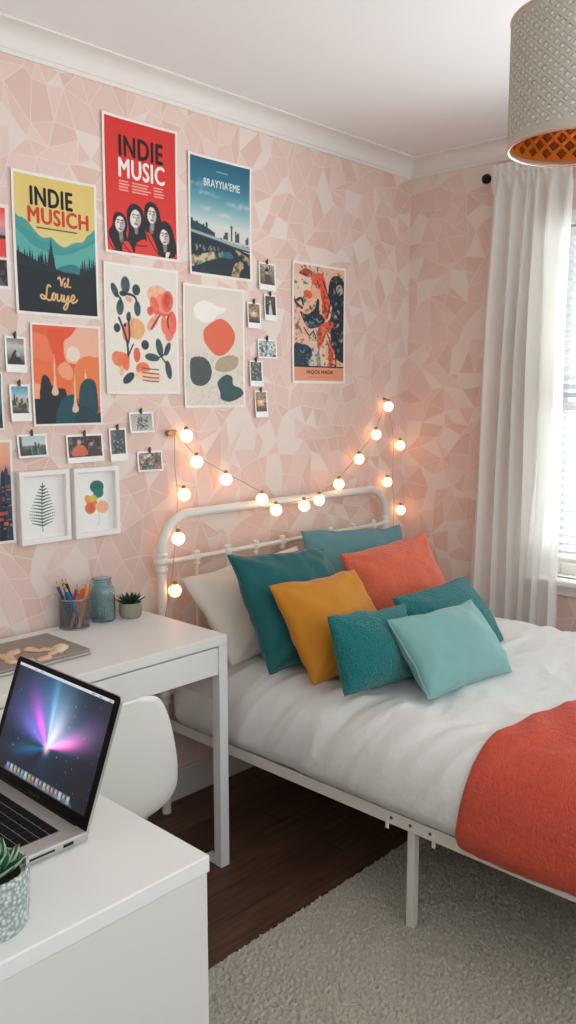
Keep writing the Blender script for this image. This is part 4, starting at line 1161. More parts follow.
def pillow(name, pose, w, h, t, m, label, seed, piping=None, wr=.013, z0=.597, pinch=.065, cat='pillow'):
    x, y, yaw, lean, roll = pose
    ax = Vector((math.cos(yaw), math.sin(yaw), 0)); nbk = Vector((-math.sin(yaw), math.cos(yaw), 0))
    up = Vector((0, 0, 1))*math.cos(lean)+nbk*math.sin(lean)
    a2 = ax*math.cos(roll)+up*math.sin(roll); u2 = up*math.cos(roll)-ax*math.sin(roll)
    yv = u2.cross(a2)
    X = Matrix((a2, yv, u2)).transposed().to_4x4(); X.translation = Vector((x, y, z0))
    bm, ring = pillow_mesh(w, h, t, seed, wr, pinch)
    o = obj(name, bm, M[m], world=False, smooth='all')
    o.matrix_basis = X
    tag(o, label, cat, 'pillows heaped at the head of the bed')
    if piping:
        obj('piping', tube(nb(), ring, .0028, 6, closed=True), M[piping], o, world=False, smooth='all')
    return o
pillow('bed_pillow', (2.205, 2.072, .02, .70, .06), .65, .365, .17, 'p_white', 'cream white sleeping pillow leaning on the left of the headboard', 1, wr=.013)
pillow('throw_pillow', (2.098, 1.845, 0, .56, -.06), .465, .42, .17, 'p_teal', 'dark teal velvet square pillow in front of the cream pillow', 2, 'p_teal')
pillow('throw_pillow', (2.70, 2.085, -.20, .43, -.05), .54, .385, .16, 'p_grey', 'muted sea green pillow rearmost against the headboard bars', 3, wr=.013)
pillow('throw_pillow', (2.655, 1.835, -.12, .44, .08), .50, .365, .18, 'p_coral', 'fluffy coral square pillow standing behind the knitted teal pillows', 4, wr=.010)
pillow('throw_pillow', (2.105, 1.68, -.04, .64, -.02), .42, .36, .16, 'p_must', 'mustard yellow velvet pillow between the dark teal and knitted pillows', 5)
pillow('throw_pillow', (2.055, 1.53, -.03, .40, -.08), .375, .25, .15, 'p_knit', 'small teal knitted pillow at the left front, beside the aqua one', 6, wr=.006)
pillow('throw_pillow', (2.515, 1.51, -.05, .66, .03), .45, .282, .15, 'p_knit', 'teal knitted pillow mostly hidden behind the pale aqua pillow', 7, wr=.006)
pillow('throw_pillow', (2.262, 1.345, -.04, .69, -.03), .45, .27, .16, 'p_aqua', 'pale aqua velvet oblong pillow lying foremost on the duvet', 8, 'p_aqua', wr=.008)

# ------------------------------------------------------------------ string lights
sl = empty('string_lights', (2.6, YW, 1.35), 'string of small glowing globe lights draped over the headboard', 'string lights')
def on_wall(px, py, Y):
    """point where the photo shows it, at a given distance from the wall (fixed positions measured once)"""
    return (px, Y, py)
BL = [(2.02, 2.437, 1.350), (2.063, 2.432, 1.252), (2.20, 2.42, 1.177), (2.337, 2.361, 1.092), (2.415, 2.36, 1.042), (2.585, 2.362, 1.043), (2.682, 2.365, 1.058),
      (2.835, 2.385, 1.113), (3.02, 2.422, 1.211), (3.157, 2.432, 1.317), (3.255, 2.437, 1.446)]
RB = [(3.359, 2.44, 1.258), (3.259, 2.44, 1.087), (3.373, 2.44, .94)]
LB = [(2.004, 2.437, 1.133), (1.931, 2.385, .982), (1.897, 2.368, .797)]
def cordpath(P, off):
    return [Vector((x, y, z+off)) for x, y, z in P]
pinL = Vector((1.985, 2.462, 1.362)); pinR = Vector((3.262, 2.462, 1.475))
main = [pinL]+cordpath(BL[1:-1], .026)+[pinR]
main = [Vector(tuple(p)) for p in catmull([tuple(p) for p in main], 8)]
main = [p+Vector((.0018*math.sin(k*1.7), .0018*math.cos(k*1.7), 0)) for k, p in enumerate(main)]
obj('cord', tube(nb(), main, .0016, 6), M['cord'], sl, smooth=True)
lc = [pinL, Vector((1.978, 2.455, 1.24)), Vector((1.975, 2.44, 1.14)), Vector((1.935, 2.40, 1.03)), Vector((1.895, 2.365, .93)), Vector((1.868, 2.355, .82)), Vector((1.842, 2.358, .70)), Vector((1.834, 2.375, .50)), Vector((1.834, 2.42, .2))]
obj('cord', tube(nb(), [Vector(tuple(p)) for p in catmull([tuple(p) for p in lc], 8)], .0016, 6), M['cord'], sl, smooth=True)
rc = [pinR, Vector((3.30, 2.45, 1.36)), Vector((3.322, 2.452, 1.25)), Vector((3.318, 2.452, 1.09)), Vector((3.335, 2.452, .97)), Vector((3.33, 2.452, .84))]
obj('cord', tube(nb(), [Vector(tuple(p)) for p in catmull([tuple(p) for p in rc], 8)], .0016, 6), M['cord'], sl, smooth=True)
for (x, y, z) in LB+RB:
    path = lc if x < 2.5 else rc
    best = min((Vector(tuple(p)) for p in catmull([tuple(q) for q in path], 8)), key=lambda p: abs(p.z-(z+.03)))
    obj('lead', tube(nb(), [best, (best+Vector((x, y, z+.03)))/2+Vector((0, 0, .004)), Vector((x, y, z+.024))], .0015, 6), M['cord'], sl, smooth=True)
fb = None
for (x, y, z) in BL+LB+RB:
    if fb is None:
        fb = obj('bulb', sphere(nb(), (x, y, z), .0245, 20, 14), M['bulb'], sl, smooth='all')
        fs = obj('socket', lathe(nb(), [(.0075, .017), (.0085, .022), (.0085, .030), (.006, .034), (.002, .036)], (x, y, z), 12), M['socket'], fb, smooth=True); f0 = Vector((x, y, z))
    else:
        b_ = copy_tree(fb, sl); b_.location = fb.location+(Vector((x, y, z))-f0)
for p in (pinL, pinR):
    bm = nb(); lathe(bm, [(.006, 0), (.006, .003), (.0025, .004), (.0025, .012), (.005, .013), (.005, .015)], n=12)
    bmesh.ops.transform(bm, matrix=Matrix.Translation((p.x, YW-.0005, p.z+.006)) @ Matrix.Rotation(PI/2, 4, 'X'), verts=bm.verts[:])
    obj('wall_hook', bm, M['socket'], sl, smooth=True)
bm = nb(); box(bm, (1.950, 2.452, 1.352), (1.984, YW-.001, 1.372), .002); box(bm, (1.944, 2.448, 1.356), (1.952, YW-.004, 1.368), .001)
obj('connector_plug', bm, M['socket'], sl)

# ------------------------------------------------------------------ pendant lamp
LX, LY, LR, LZ0, LZ1 = 2.006, .948, .17, 2.083, 2.370
lamp = empty('pendant_lamp', (LX, LY, LZ0), 'round beige pendant shade with pierced diamond pattern and copper lining', 'lamp')
def lattice(bm, r, n, rows, z0, z1, sgn, mi_face, mi_in, depth, inset, inset2=None):
    m = 2*n
    def V(i, j): return (i % m, j)
    vs = {}
    for j in range(rows+1):
        for i in range(m):
            if (i+j) % 2 == 0:
                a = 2*PI*i/m; vs[(i, j)] = bm.verts.new((LX+r*math.cos(a), LY+r*math.sin(a), z0+(z1-z0)*j/rows))
    fs = []
    for j in range(rows+1):
        for i in range(m):
            if (i+j) % 2 == 1:
                q = [((i-1) % m, j), (i, j-1), ((i+1) % m, j), (i, j+1)]
                if j == 0: 
                    e = bm.verts.new((LX+r*math.cos(2*PI*i/m), LY+r*math.sin(2*PI*i/m), z0)); L = [vs[q[0]], e, vs[q[2]], vs[q[3]]]
                elif j == rows:
                    e = bm.verts.new((LX+r*math.cos(2*PI*i/m), LY+r*math.sin(2*PI*i/m), z1)); L = [vs[q[0]], vs[q[1]], vs[q[2]], e]
                else: L = [vs[k] for k in q]
                f = bm.faces.new(L if sgn > 0 else L[::-1]); f.material_index = mi_face
                if 0 < j < rows: fs.append(f)
    bm.normal_update()
    bmesh.ops.inset_individual(bm, faces=fs, thickness=inset, depth=0)
    r2 = bmesh.ops.inset_individual(bm, faces=fs, thickness=inset*.45, depth=depth)
    for f in fs: f.material_index = mi_in
    if inset2: 
        bmesh.ops.inset_individual(bm, faces=fs, thickness=inset2, depth=-depth*.7)
    return fs
bm = nb(); lattice(bm, LR, 40, 22, LZ0+.014, LZ1-.006, 1, 0, 1, -.0025, .0042, .0022)
for a, b in ((LZ0, LZ0+.014), (LZ1-.006, LZ1)): lathe(bm, [(LR, a), (LR, b)], (LX, LY, 0), 80, 0, False, False)
obj('shade', bm, [M['shade'], M['shade2']], lamp)
bm = nb(); lattice(bm, LR-.005, 26, 14, LZ0+.008, LZ1-.004, -1, 0, 1, -.004, .0055, .003)
obj('copper_lining', bm, [M['copper'], M['copper2']], lamp)
M['rimc'] = mat('pale_copper_rim', (214, 186, 166), .35, metal=.3)
for z in (LZ0, LZ1):
    obj('rim', tube(nb(), [(LX+(LR-.002)*math.cos(2*PI*k/90), LY+(LR-.002)*math.sin(2*PI*k/90), z) for k in range(90)], .0042, 8, closed=True), M['rimc'], lamp, smooth='all')
bm = nb()
for k in range(3):
    a = 2*PI*k/3+.3; tube(bm, [(LX+.022*math.cos(a), LY+.022*math.sin(a), LZ1-.03), (LX+(LR-.004)*math.cos(a), LY+(LR-.004)*math.sin(a), LZ1-.012)], .002, 6)
tube(bm, [(LX+.022*math.cos(2*PI*k/24), LY+.022*math.sin(2*PI*k/24), LZ1-.03) for k in range(24)], .003, 6, closed=True)
obj('spider', bm, M['black'], lamp)
obj('cord', tube(nb(), [(LX, LY, LZ1-.02), (LX, LY, ZC-.02)], .003, 8), M['white'], lamp)
obj('lamp_holder', lathe(nb(), [(.012, -.03), (.019, -.03), (.020, .02), (.012, .035), (.004, .045)], (LX, LY, LZ1-.03), 20), M['white'], lamp, smooth=True)
obj('ceiling_rose', lathe(nb(), [(.004, -.03), (.03, -.026), (.045, -.012), (.048, 0)], (LX, LY, ZC), 28), M['white'], lamp, smooth=True)
obj('bulb', lathe(nb(), [(.010, .0), (.013, -.01), (.016, -.025), (.026, -.045), (.03, -.062), (.026, -.08), (.014, -.091), (.001, -.094)], (LX, LY, LZ1-.055), 20, cap1=False), mat('frosted_bulb', (240, 236, 228), .4, emit=(255, 214, 160), estr=6), lamp, smooth=True)

# ------------------------------------------------------------------ white desk against the wall
DX0, DX1, DY0, DY1, DZ = .58, 1.79, 1.97, 2.452, .735
desk = empty('desk', (1.2, 2.2, FLZ), 'white writing desk with one long drawer against the poster wall', 'desk')
obj('desktop', box(nb(), (DX0, DY0, DZ-.032), (DX1, DY1, DZ), .0025), M['white'], desk)
for x0 in (DX1-.036, DX0):
    bm = nb(); x1 = x0+.036
    obj('leg', box(nb(), (x0, DY0, FLZ), (x1, DY0+.036, DZ-.032), .002), M['white'], desk)
    obj('leg', box(nb(), (x0, DY1-.036, FLZ), (x1, DY1, DZ-.032), .002), M['white'], desk)
    obj('foot_plate', box(nb(), (x0+.002, DY0+.036, FLZ), (x1-.002, DY0+.085, FLZ+.018), .002), M['white'], desk)
    obj('side_apron', box(nb(), (x0+.008, DY0+.036, .515), (x1-.006, DY1-.036, DZ-.032), .002), M['white2'], desk)
dr = obj('drawer', box(nb(), (DX0+.040, DY0+.002, .609), (DX1-.040, DY0+.020, DZ-.037), .002), M['white'], desk)
obj('drawer_box', box(nb(), (DX0+.05, DY0+.020, .615), (DX1-.05, DY1-.06, .69), .001), M['white2'], dr)
obj('back_rail', box(nb(), (DX0+.036, DY1-.024, .60), (DX1-.036, DY1-.006, DZ-.032), .002), M['white2'], desk)

# ------------------------------------------------------------------ front cabinet
CX0, CX1, CY0, CY1, CZ = .10, .874, 1.011, 1.60, .735
cab = empty('cabinet', (.49, 1.3, FLZ), 'white box cabinet with thick top in the left foreground, carrying the open laptop', 'cabinet')
obj('top', box(nb(), (CX0, CY0, CZ-.030), (CX1, CY1, CZ), .0025), M['white'], cab)
bm = nb()
for a, b in (((CX0+.004, CY0+.003, FLZ), (CX1-.004, CY0+.021, CZ-.0315)), ((CX0+.004, CY1-.021, FLZ), (CX1-.004, CY1-.003, CZ-.0315)),
             ((CX1-.022, CY0+.021, FLZ), (CX1-.004, CY1-.021, CZ-.0315)), ((CX0+.004, CY0+.021, FLZ), (CX0+.022, CY1-.021, CZ-.0315)), ((CX0+.022, CY0+.021, .06), (CX1-.022, CY1-.021, .078))):
    box(bm, a, b, .001)
obj('carcass', bm, M['white2'], cab)

# ------------------------------------------------------------------ open laptop
LH = Vector((.752, 1.194, CZ))   # hinge, right end
LW, LD, LT = .352, .240, .021
lap = empty('open_laptop', (.63, 1.37, CZ), 'open aluminium laptop with glowing purple light burst screen on the white cabinet', 'laptop')
bx0, bx1, by0, by1 = LH.x-LD, LH.x+.006, LH.y, LH.y+LW
obj('base', box(nb(), (bx0, by0, CZ+.003), (bx1, by1, CZ+LT), .004, seg=3), M['alu'], lap, smooth=True)
bm = nb()
for fx in (bx0+.02, bx1-.02):
    for fy in (by0+.02, by1-.02): lathe(bm, [(.006, 0), (.006, .004)], (fx, fy, CZ), 12)
obj('rubber_feet', bm, M['dark'], lap)
kx0, kx1, ky0, ky1 = bx0+.098, bx1-.036, by0+.034, by1-.034
kb = obj('keyboard', box(nb(), (kx0, ky0, CZ+LT-.0012), (kx1, ky1, CZ+LT+.0004)), M['kwell'], lap)
rows = 6; rh = (kx1-kx0)/rows
layout = [[1]*14, [1]*13+[1.5], [1.5]+[1]*12+[1.0], [1.75]+[1]*11+[1.75], [2.25]+[1]*10+[2.25], [1.1]*3+[1.3, 5.2, 1.3]+[1.1]*3]
for rI, rw in enumerate(layout):
    tot = sum(rw); y = ky1; xr1 = kx1-rI*rh
    for wk in rw:
        ww = (ky1-ky0)*wk/tot
        bm = box(nb(), (xr1-rh+.0010, y-ww+.0010, CZ+LT+.0002), (xr1-.0010, y-.0010, CZ+LT+.0020), .0007, seg=1)
        obj('key', bm, M['key'], kb)
        y -= ww
obj('trackpad', box(nb(), (bx0+.010, (by0+by1)/2-.052, CZ+LT-.0005), (bx0+.084, (by0+by1)/2+.052, CZ+LT+.0004), .0003, seg=1), M['alud'], lap)
obj('disc_slot', box(nb(), (LH.x-.172, by0-.0004, CZ+.0105), (LH.x-.060, by0+.003, CZ+.0140)), M['dark'], lap)
obj('lock_port', box(nb(), (LH.x-.044, by0-.0004, CZ+.0085), (LH.x-.024, by0+.003, CZ+.0145), .0003, seg=1), M['dark'], lap)
# lid
ld = Vector((.082, 0, .224)).normalized(); ln = Vector((-ld.z, 0, ld.x))      # facing the user (-x)
LO = Vector((LH.x, 0, CZ+LT-.002)); LL = .236
def lidp(a, y, d): return Vector((LO.x, y, LO.z))+ld*a+ln*d     # a up the lid, d towards the user
def lidbox(a0, a1, y0, y1, d0, d1, bev=0, seg=2):
    bm = nb(); box(bm, (a0, y0, d0), (a1, y1, d1), bev, seg=seg)
    for v in bm.verts: v.co = lidp(v.co.x, v.co.y, v.co.z)
    bmesh.ops.recalc_face_normals(bm, faces=bm.faces[:])
    return bm
def rounded_lid(a0, a1, y0, y1, d0, d1, r):
    pts = []
    for (ca, cy, s) in ((a1-r, y1-r, 0), (a1-r, y0+r, 1)):
        for k in range(7):
            t = PI/2*k/6
            pts.append((ca+r*math.sin(t) if s == 0 else ca+r*math.cos(t), cy+r*math.cos(t) if s == 0 else cy-r*math.sin(t)))
    pts += [(a0, y0), (a0, y1)]
    bm = nb(); A = [bm.verts.new(lidp(a, y, d0)) for a, y in pts]; B = [bm.verts.new(lidp(a, y, d1)) for a, y in pts]
    for k in range(len(pts)): bm.faces.new((A[k], A[(k+1) % len(pts)], B[(k+1) % len(pts)], B[k]))
    bm.faces.new(A[::-1]); bm.faces.new(B); bmesh.ops.recalc_face_normals(bm, faces=bm.faces[:])
    return bm
lid = obj('lid', rounded_lid(0, LL, by0, by1, -.0065, -.0012, .010), M['alu'], lap)
obj('bezel', rounded_lid(.002, LL-.0008, by0+.0006, by1-.0006, -.0012, .0006, .0095), M['glassblk'], lid)
obj('hinge', tube(nb(), [Vector((LO.x+.002, by0+.03, LO.z)), Vector((LO.x+.002, by1-.03, LO.z))], .005, 10), M['glassblk'], lap, smooth=True)
def p_screen(c):
    U, V = c.U, c.V; a = c.asp
    uc, vc = .505, .64
    dx = U-uc; dy = (vc-V)*a; r = np.hypot(dx, dy); th = np.degrees(np.arctan2(dy, dx)) % 360
    base = np.zeros(U.shape+(3,))
    for k, (t, b) in enumerate(((18, 4), (66, 17), (92, 30))): base[..., k] = b+(t-b)*np.exp(-((U-.42)**2/.12+(V-.25)**2/.30))
    def ray(ang, sg, ln_, col, amp=1, r0=0):
        d = (th-ang+180) % 360-180
        w = np.exp(-(d/sg)**2)*np.exp(-((r-r0)/ln_)**2)*amp
        return w[..., None]*np.array(col, float)
    L = ray(162, 16, .42, (140, 90, 190), .8)+ray(128, 24, .34, (120, 80, 150), .65)+ray(137, 11, .30, (240, 10, 130), 1.0)+ray(78, 36, .30, (200, 165, 175), .95)\
        + ray(98, 6, .46, (40, 90, 115), .7)+ray(20, 9, .27, (240, 20, 95), 1.0)+ray(25, 15, .42, (160, 105, 150), .8, .1)+ray(196, 8, .30, (20, 130, 180), .8)+ray(208, 6, .18, (30, 80, 210), .7)\
        + ray(50, 30, .20, (210, 175, 180), .55)+ray(250, 40, .2, (10, 24, 56), .5)
    c.c = base+L
    dark = np.exp(-((th-215+180) % 360-180)**2/900)*np.exp(-(r/.25)**2); c.c *= (1-.5*dark[..., None])
    g = np.exp(-(r/.035)**2); c.fill(g, (255, 214, 222), .9)
    rr = random.Random(5)
    for k in range(46):
        c.fill(c.ell(rr.random(), rr.random()*.9, .0028*rr.uniform(.7, 1.6), .0028*rr.uniform(.7, 1.6)), (200, 210, 230), rr.uniform(.3, .9))
    # dock
    c.fill(c.poly([(.14, .962), (.86, .962), (.875, .995), (.125, .995)]), (70, 92, 110), .8)
    cols = [(70, 130, 200), (200, 206, 214), (214, 170, 90), (120, 140, 160), (90, 170, 200), (226, 226, 220), (120, 180, 110), (200, 90, 80), (180, 190, 200), (90, 110, 150), (226, 200, 120), (150, 150, 160), (210, 90, 90), (120, 150, 190), (230, 230, 230), (90, 140, 120), (190, 196, 206)]
    for k, q in enumerate(cols):
        u = .15+.70*k/len(cols)
        c.fill(c.poly([(u, .915), (u+.033, .915), (u+.033, .985), (u, .985)]), tuple(.55*x+40 for x in q), .9); c.fill(c.poly([(u+.007, .93), (u+.02, .93), (u+.02, .96), (u+.007, .96)]), (240, 240, 240), .45)
    c.fill(c.V < .026, (196, 200, 208)); c.fill((c.V < .02)*(c.V > .008)*(c.noise(60, 2, 1) > .62)*((c.U < .3)+(c.U > .75) > 0), (60, 62, 70), .7)
cv = Cv(.322, .203, .00115); p_screen(cv)
cy1 = (by0+by1)/2+.161
def PS(U, V):
    A = .0225+.203*(1-V); Y = cy1-.322*U
    return LO.x+ld.x*A+ln.x*.0010, Y, LO.z+ld.z*A+ln.z*.0010
obj('display', cv.mesh(PS), M['screen'], lid, smooth='all', label='glowing display with pink and blue light rays')
def PTX(u, v): return lidp(.018*(1-v), cy1-.322*u, .0009)
obj('wordmark', text_bm('MacBook Pro', .44, .56, .30, .62, 1, 1, PTX, .0), M['wordm'], lid)

# ------------------------------------------------------------------ closed laptop with shells
gl = empty('closed_laptop', (1.19, 2.22, DZ), 'closed grey laptop with pale shells on top, lying on the white desk', 'laptop')
gx0, gx1, gy0, gy1 = 1.012, 1.362, 2.102, 2.344
obj('base', box(nb(), (gx0, gy0, DZ+.002), (gx1, gy1, DZ+.011), .003, seg=3), M['alu'], gl, smooth=True)
obj('lid', box(nb(), (gx0, gy0, DZ+.0118), (gx1, gy1, DZ+.020), .003, seg=3), M['alud'], gl, smooth=True)
bm = nb()
for fx in (gx0+.02, gx1-.02):
    for fy in (gy0+.02, gy1-.02): lathe(bm, [(.006, 0), (.006, .003)], (fx, fy, DZ), 10)
obj('rubber_feet', bm, M['dark'], gl)
SZ = DZ+.020
def fan_shell(loc, rz, s, m, label, group=None):
    bm = nb(); n = 25; rows_ = 10
    def P(i, j):
        a = -1.05+2.1*i/(n-1); r = s*(j/(rows_-1)); rib = 1+.05*math.cos(i*PI)
        dome = .30*s*math.sin(PI*min(1, .12+.88*j/(rows_-1)))**.8*math.cos(a*1.49)
        return Vector((r*rib*math.sin(a), r*rib*math.cos(a)-.45*s, dome*(1+.08*math.cos(i*PI))+.001))
    gridmesh(bm, P, n, rows_); gridmesh(bm, lambda i, j: (lambda p: Vector((p.x, p.y, .0)))(P(i, j)), n, rows_)
    bmesh.ops.remove_doubles(bm, verts=bm.verts[:], dist=.0003); bmesh.ops.recalc_face_normals(bm, faces=bm.faces[:])
    o = obj('seashell', bm, M[m], world=False, smooth='all'); o.location = loc; o.rotation_euler = (0, 0, rz)
    return tag(o, label, 'seashell', group)
fan_shell((1.300, 2.160, SZ), 1.1, .048, 'shell2', 'cream fan shaped shell alone at the right of the shell ring')
ring_c = (1.20, 2.168)
rr = random.Random(3)
for k in range(8):
    a = 2*PI*k/8+.3
    loc = (ring_c[0]+.066*math.cos(a)*(1+.16*(rr.random()-.5)), ring_c[1]+.054*math.sin(a)*(1+.16*(rr.random()-.5)), SZ)
    bm = nb(); N1, N2 = 16, 10; L = .019*rr.uniform(.8, 1.3); sd = rr.random()*9
    sphere(bm, (0, 0, 0), 1, N1, N2)
    for v in bm.verts:
        d = 1+.22*noise.noise(v.co*1.6+Vector((sd, 0, 0)))
        sp = .10*math.sin(6*math.atan2(v.co.y, v.co.x)+4*v.co.z)
        v.co = Vector((v.co.x*L*1.25*(1-.25*v.co.x)*d, v.co.y*L*.75*(d+sp*.5), max(-.2, v.co.z)*L*.30*(d+sp)+.2*L*.30))
    z0 = min(v.co.z for v in bm.verts)
    for v in bm.verts: v.co.z -= z0
    o = obj('seashell', bm, M['shell'], world=False, smooth='all'); o.location = loc; o.rotation_euler = (0, 0, a+PI/2+rr.uniform(-1.2, 1.2))
    tag(o, 'one of the peach shells laid in a ring on the closed grey laptop', 'seashell', 'ring of peach shells')

# ------------------------------------------------------------------ pencil cup and pencils
PC = (1.497, 2.40); PR_ = .047; PH = .100
cup = empty('pencil_cup', (PC[0], PC[1], DZ), 'round grey wire mesh cup full of pencils on the desk', 'pencil cup')
bm = nb(); N = 44
V = [[bm.verts.new((PC[0]+PR_*math.cos(2*PI*i/N), PC[1]+PR_*math.sin(2*PI*i/N), DZ+.004+(PH-.006)*j/16)) for i in range(N)] for j in range(17)]
for j in range(16):
    for i in range(N): bm.faces.new((V[j][i], V[j][(i+1) % N], V[j+1][(i+1) % N], V[j+1][i]))
bmesh.ops.wireframe(bm, faces=bm.faces[:], thickness=.0017, use_replace=True, use_even_offset=True)
obj('mesh_wall', bm, M['wire'], cup)
for z in (DZ+.003, DZ+PH): obj('rim', tube(nb(), [(PC[0]+PR_*math.cos(2*PI*k/48), PC[1]+PR_*math.sin(2*PI*k/48), z) for k in range(48)], .0028, 8, closed=True), M['wire'], cup, smooth='all')
obj('bottom', lathe(nb(), [(PR_, 0), (PR_, .002)], (PC[0], PC[1], DZ+.001), 40), M['wire'], cup)
def pencil(bx, by, tx, ty, L, col, tip, label, r=.0055, cone=.018):
    b = Vector((PC[0]+bx, PC[1]+by, DZ+.006)); t = Vector((PC[0]+tx, PC[1]+ty, DZ+PH)); d = (t-b).normalized()
    X = d.to_track_quat('Z', 'Y').to_matrix().to_4x4(); X.translation = b
    root = empty('pencil', None, label, 'pencil', 'pencils in the wire cup', mtx=X)
    key = 'pencil_'+'_'.join(map(str, col))
    if key not in M: M[key] = mat('pencil_paint', col, .45)
    tk = 'tip_'+'_'.join(map(str, tip))
    if tk not in M: M[tk] = mat('pencil_lead', tip, .5)
    if 'pwood' not in M: M['pwood'] = mat('bare_cedar', (214, 172, 126), .7)
    obj('barrel', lathe(nb(), [(r, 0), (r, L-cone)], n=6), M[key], root, world=False)
    obj('sharpened_wood', lathe(nb(), [(r*.96, L-cone), (r*.36, L-cone*.32)], n=10), M['pwood'], root, world=False)
    obj('lead_tip', lathe(nb(), [(r*.36, L-cone*.32), (.0004, L)], n=10), M[tk], root, world=False)
pencil(-0.006, 0.0022, -0.0361, 0.0082, .165, (30, 92, 140), (24, 40, 60), 'dark blue pencil leaning furthest left in the wire cup')
pencil(0.0051, 0.0081, -0.0213, 0.0013, .158, (36, 104, 150), (30, 60, 90), 'blue pencil leaning left, beside the furthest left one')
pencil(0.0217, -0.0163, -0.0237, -0.0224, .160, (44, 118, 158), (30, 60, 90), 'light blue pencil leaning left in front of the other blue ones')
pencil(0.0148, 0.0154, -0.0098, 0.0199, .165, (26, 24, 28), (20, 20, 20), 'black pencil standing near the middle, left of the other black one')
pencil(0.026, 0.0093, 0.0031, 0.0219, .163, (38, 34, 36), (20, 20, 20), 'black pencil at the middle rear of the wire cup')
pencil(-0.001, 0.0286, 0.0239, 0.0287, .135, (206, 52, 92), (150, 30, 60), 'short pink red pencil behind the orange ones')
pencil(-0.024, -0.0119, 0.0272, -0.0, .152, (226, 104, 48), (190, 70, 30), 'orange pencil leaning right in the wire cup, lower of the two', .0064)
pencil(-0.0075, -0.0367, 0.0302, -0.0222, .160, (238, 132, 52), (190, 80, 30), 'bright orange pencil leaning furthest right over the wire rim', .0064)

# ------------------------------------------------------------------ glass jar
JC = (1.612, 2.405)
jar = empty('glass_jar', (JC[0], JC[1], DZ), 'empty aqua glass mason jar with embossed front, between pencils and succulent', 'jar')
po = [(.030, .0005), (.038, .002), (.0425, .008), (.043, .018), (.043, .098), (.041, .112), (.035, .122), (.031, .126), (.0335, .128), (.0335, .132), (.0312, .134), (.0312, .143), (.0325, .145), (.032, .148)]
pi = [(.0285, .148), (.0275, .143), (.0275, .126), (.031, .119), (.037, .109), (.039, .097), (.039, .018), (.037, .009), (.028, .006), (.001, .0055)]
obj('glass_body', lathe(nb(), po+pi, (JC[0], JC[1], DZ), 48, cap1=True), M['jar'], jar, smooth='all')
def jp(a, z, d=0): # a = angle around the side that faces the room
    t = -PI/2-.80+a; return Vector((JC[0]+(.0432+d)*math.cos(t), JC[1]+(.0432+d)*math.sin(t), DZ+z))
bm = nb()
shield = catmull([(-.30, .058), (.30, .058), (.33, .036), (.22, .016), (0, .012), (-.22, .016), (-.33, .036)], 6, True)
tube(bm, [jp(a, z) for a, z in shield], .0014, 6, closed=True)
tube(bm, [jp(.17*math.cos(2*PI*k/20), .036+.011*math.sin(2*PI*k/20)) for k in range(20)], .0012, 6, closed=True)
for c0, r0 in ((-.22, .09), (.0, .10), (.24, .085)):
    tube(bm, [jp(c0+.11*math.cos(2*PI*k/16), r0+.009*math.sin(2*PI*k/16)) for k in range(16)], .0011, 6, closed=True)
for a in (-.3, -.1, .12, .3): tube(bm, [jp(a, .064), jp(a+.05, .075)], .0011, 6)
obj('embossing', bm, M['jar'], jar, smooth='all')

# ------------------------------------------------------------------ succulents
def succulent_leaf(bm, base, direc, L, W, T, mi=0, edge=None):
    """plump pointed leaf"""
    d = Vector(direc).normalized(); sd = d.cross(Vector((0, 0, 1)))
    if sd.length < .05: sd = Vector((1, 0, 0))
    sd.normalize(); up = sd.cross(d).normalized()
    rings = []; n = 8; K = 7
    for k in range(K+1):
        t = k/K; w = W*(.35+.65*math.sin(PI*min(.92, .08+.62*t+.25*t*t)))*(1-t**5) if k < K else 0
        th = T*(1-t*.8)*(1 if k < K else 0)
        c = Vector(base)+d*L*t+up*(L*.22*t*t)
        rings.append([bm.verts.new(c+sd*w*math.cos(2*PI*q/n)+up*th*math.sin(2*PI*q/n)) for q in range(n)] if k < K else [bm.verts.new(c)])
    for A, B in zip(rings, rings[1:]):
        for q in range(n):
            if len(B) == 1: f = bm.faces.new((A[q], A[(q+1) % n], B[0]))
            else: f = bm.faces.new((A[q], A[(q+1) % n], B[(q+1) % n], B[q]))
            f.material_index = mi if edge is None or q not in (0, n-1, n//2, n//2-1) else edge
SC = (1.703, 2.372)
sp = empty('potted_succulent', (SC[0], SC[1], DZ), 'small spiky dark succulent in a sage grey pot at the desk end', 'potted plant')
obj('pot', lathe(nb(), [(.022, 0), (.031, .001), (.037, .008), (.040, .024), (.0395, .042), (.037, .054), (.0345, .054), (.0345, .046), (.0335, .044), (.001, .044)], (SC[0], SC[1], DZ), 36, cap1=False), M['concrete'], sp, smooth=True)
obj('soil', lathe(nb(), [(.0335, .042), (.030, .047), (.015, .049), (.001, .049)], (SC[0], SC[1], DZ), 24, cap1=False), M['soil'], sp, smooth=True)
bm = nb(); r = random.Random(6)
for ring, (cnt, el, L, W) in enumerate(((14, .16, .050, .0072), (13, .5, .046, .0068), (10, .9, .036, .0058), (6, 1.25, .028, .005))):
    for k in range(cnt):
        a = 2*PI*(k+.5*ring)/cnt+r.uniform(-.12, .12); e = el+r.uniform(-.1, .1)
        succulent_leaf(bm, (SC[0]+.006*math.cos(a), SC[1]+.006*math.sin(a), DZ+.050), (math.cos(a)*math.cos(e), math.sin(a)*math.cos(e), math.sin(e)), L*r.uniform(.9, 1.1), W, .0026)
obj('foliage', bm, M['leaf'], sp, smooth='all')

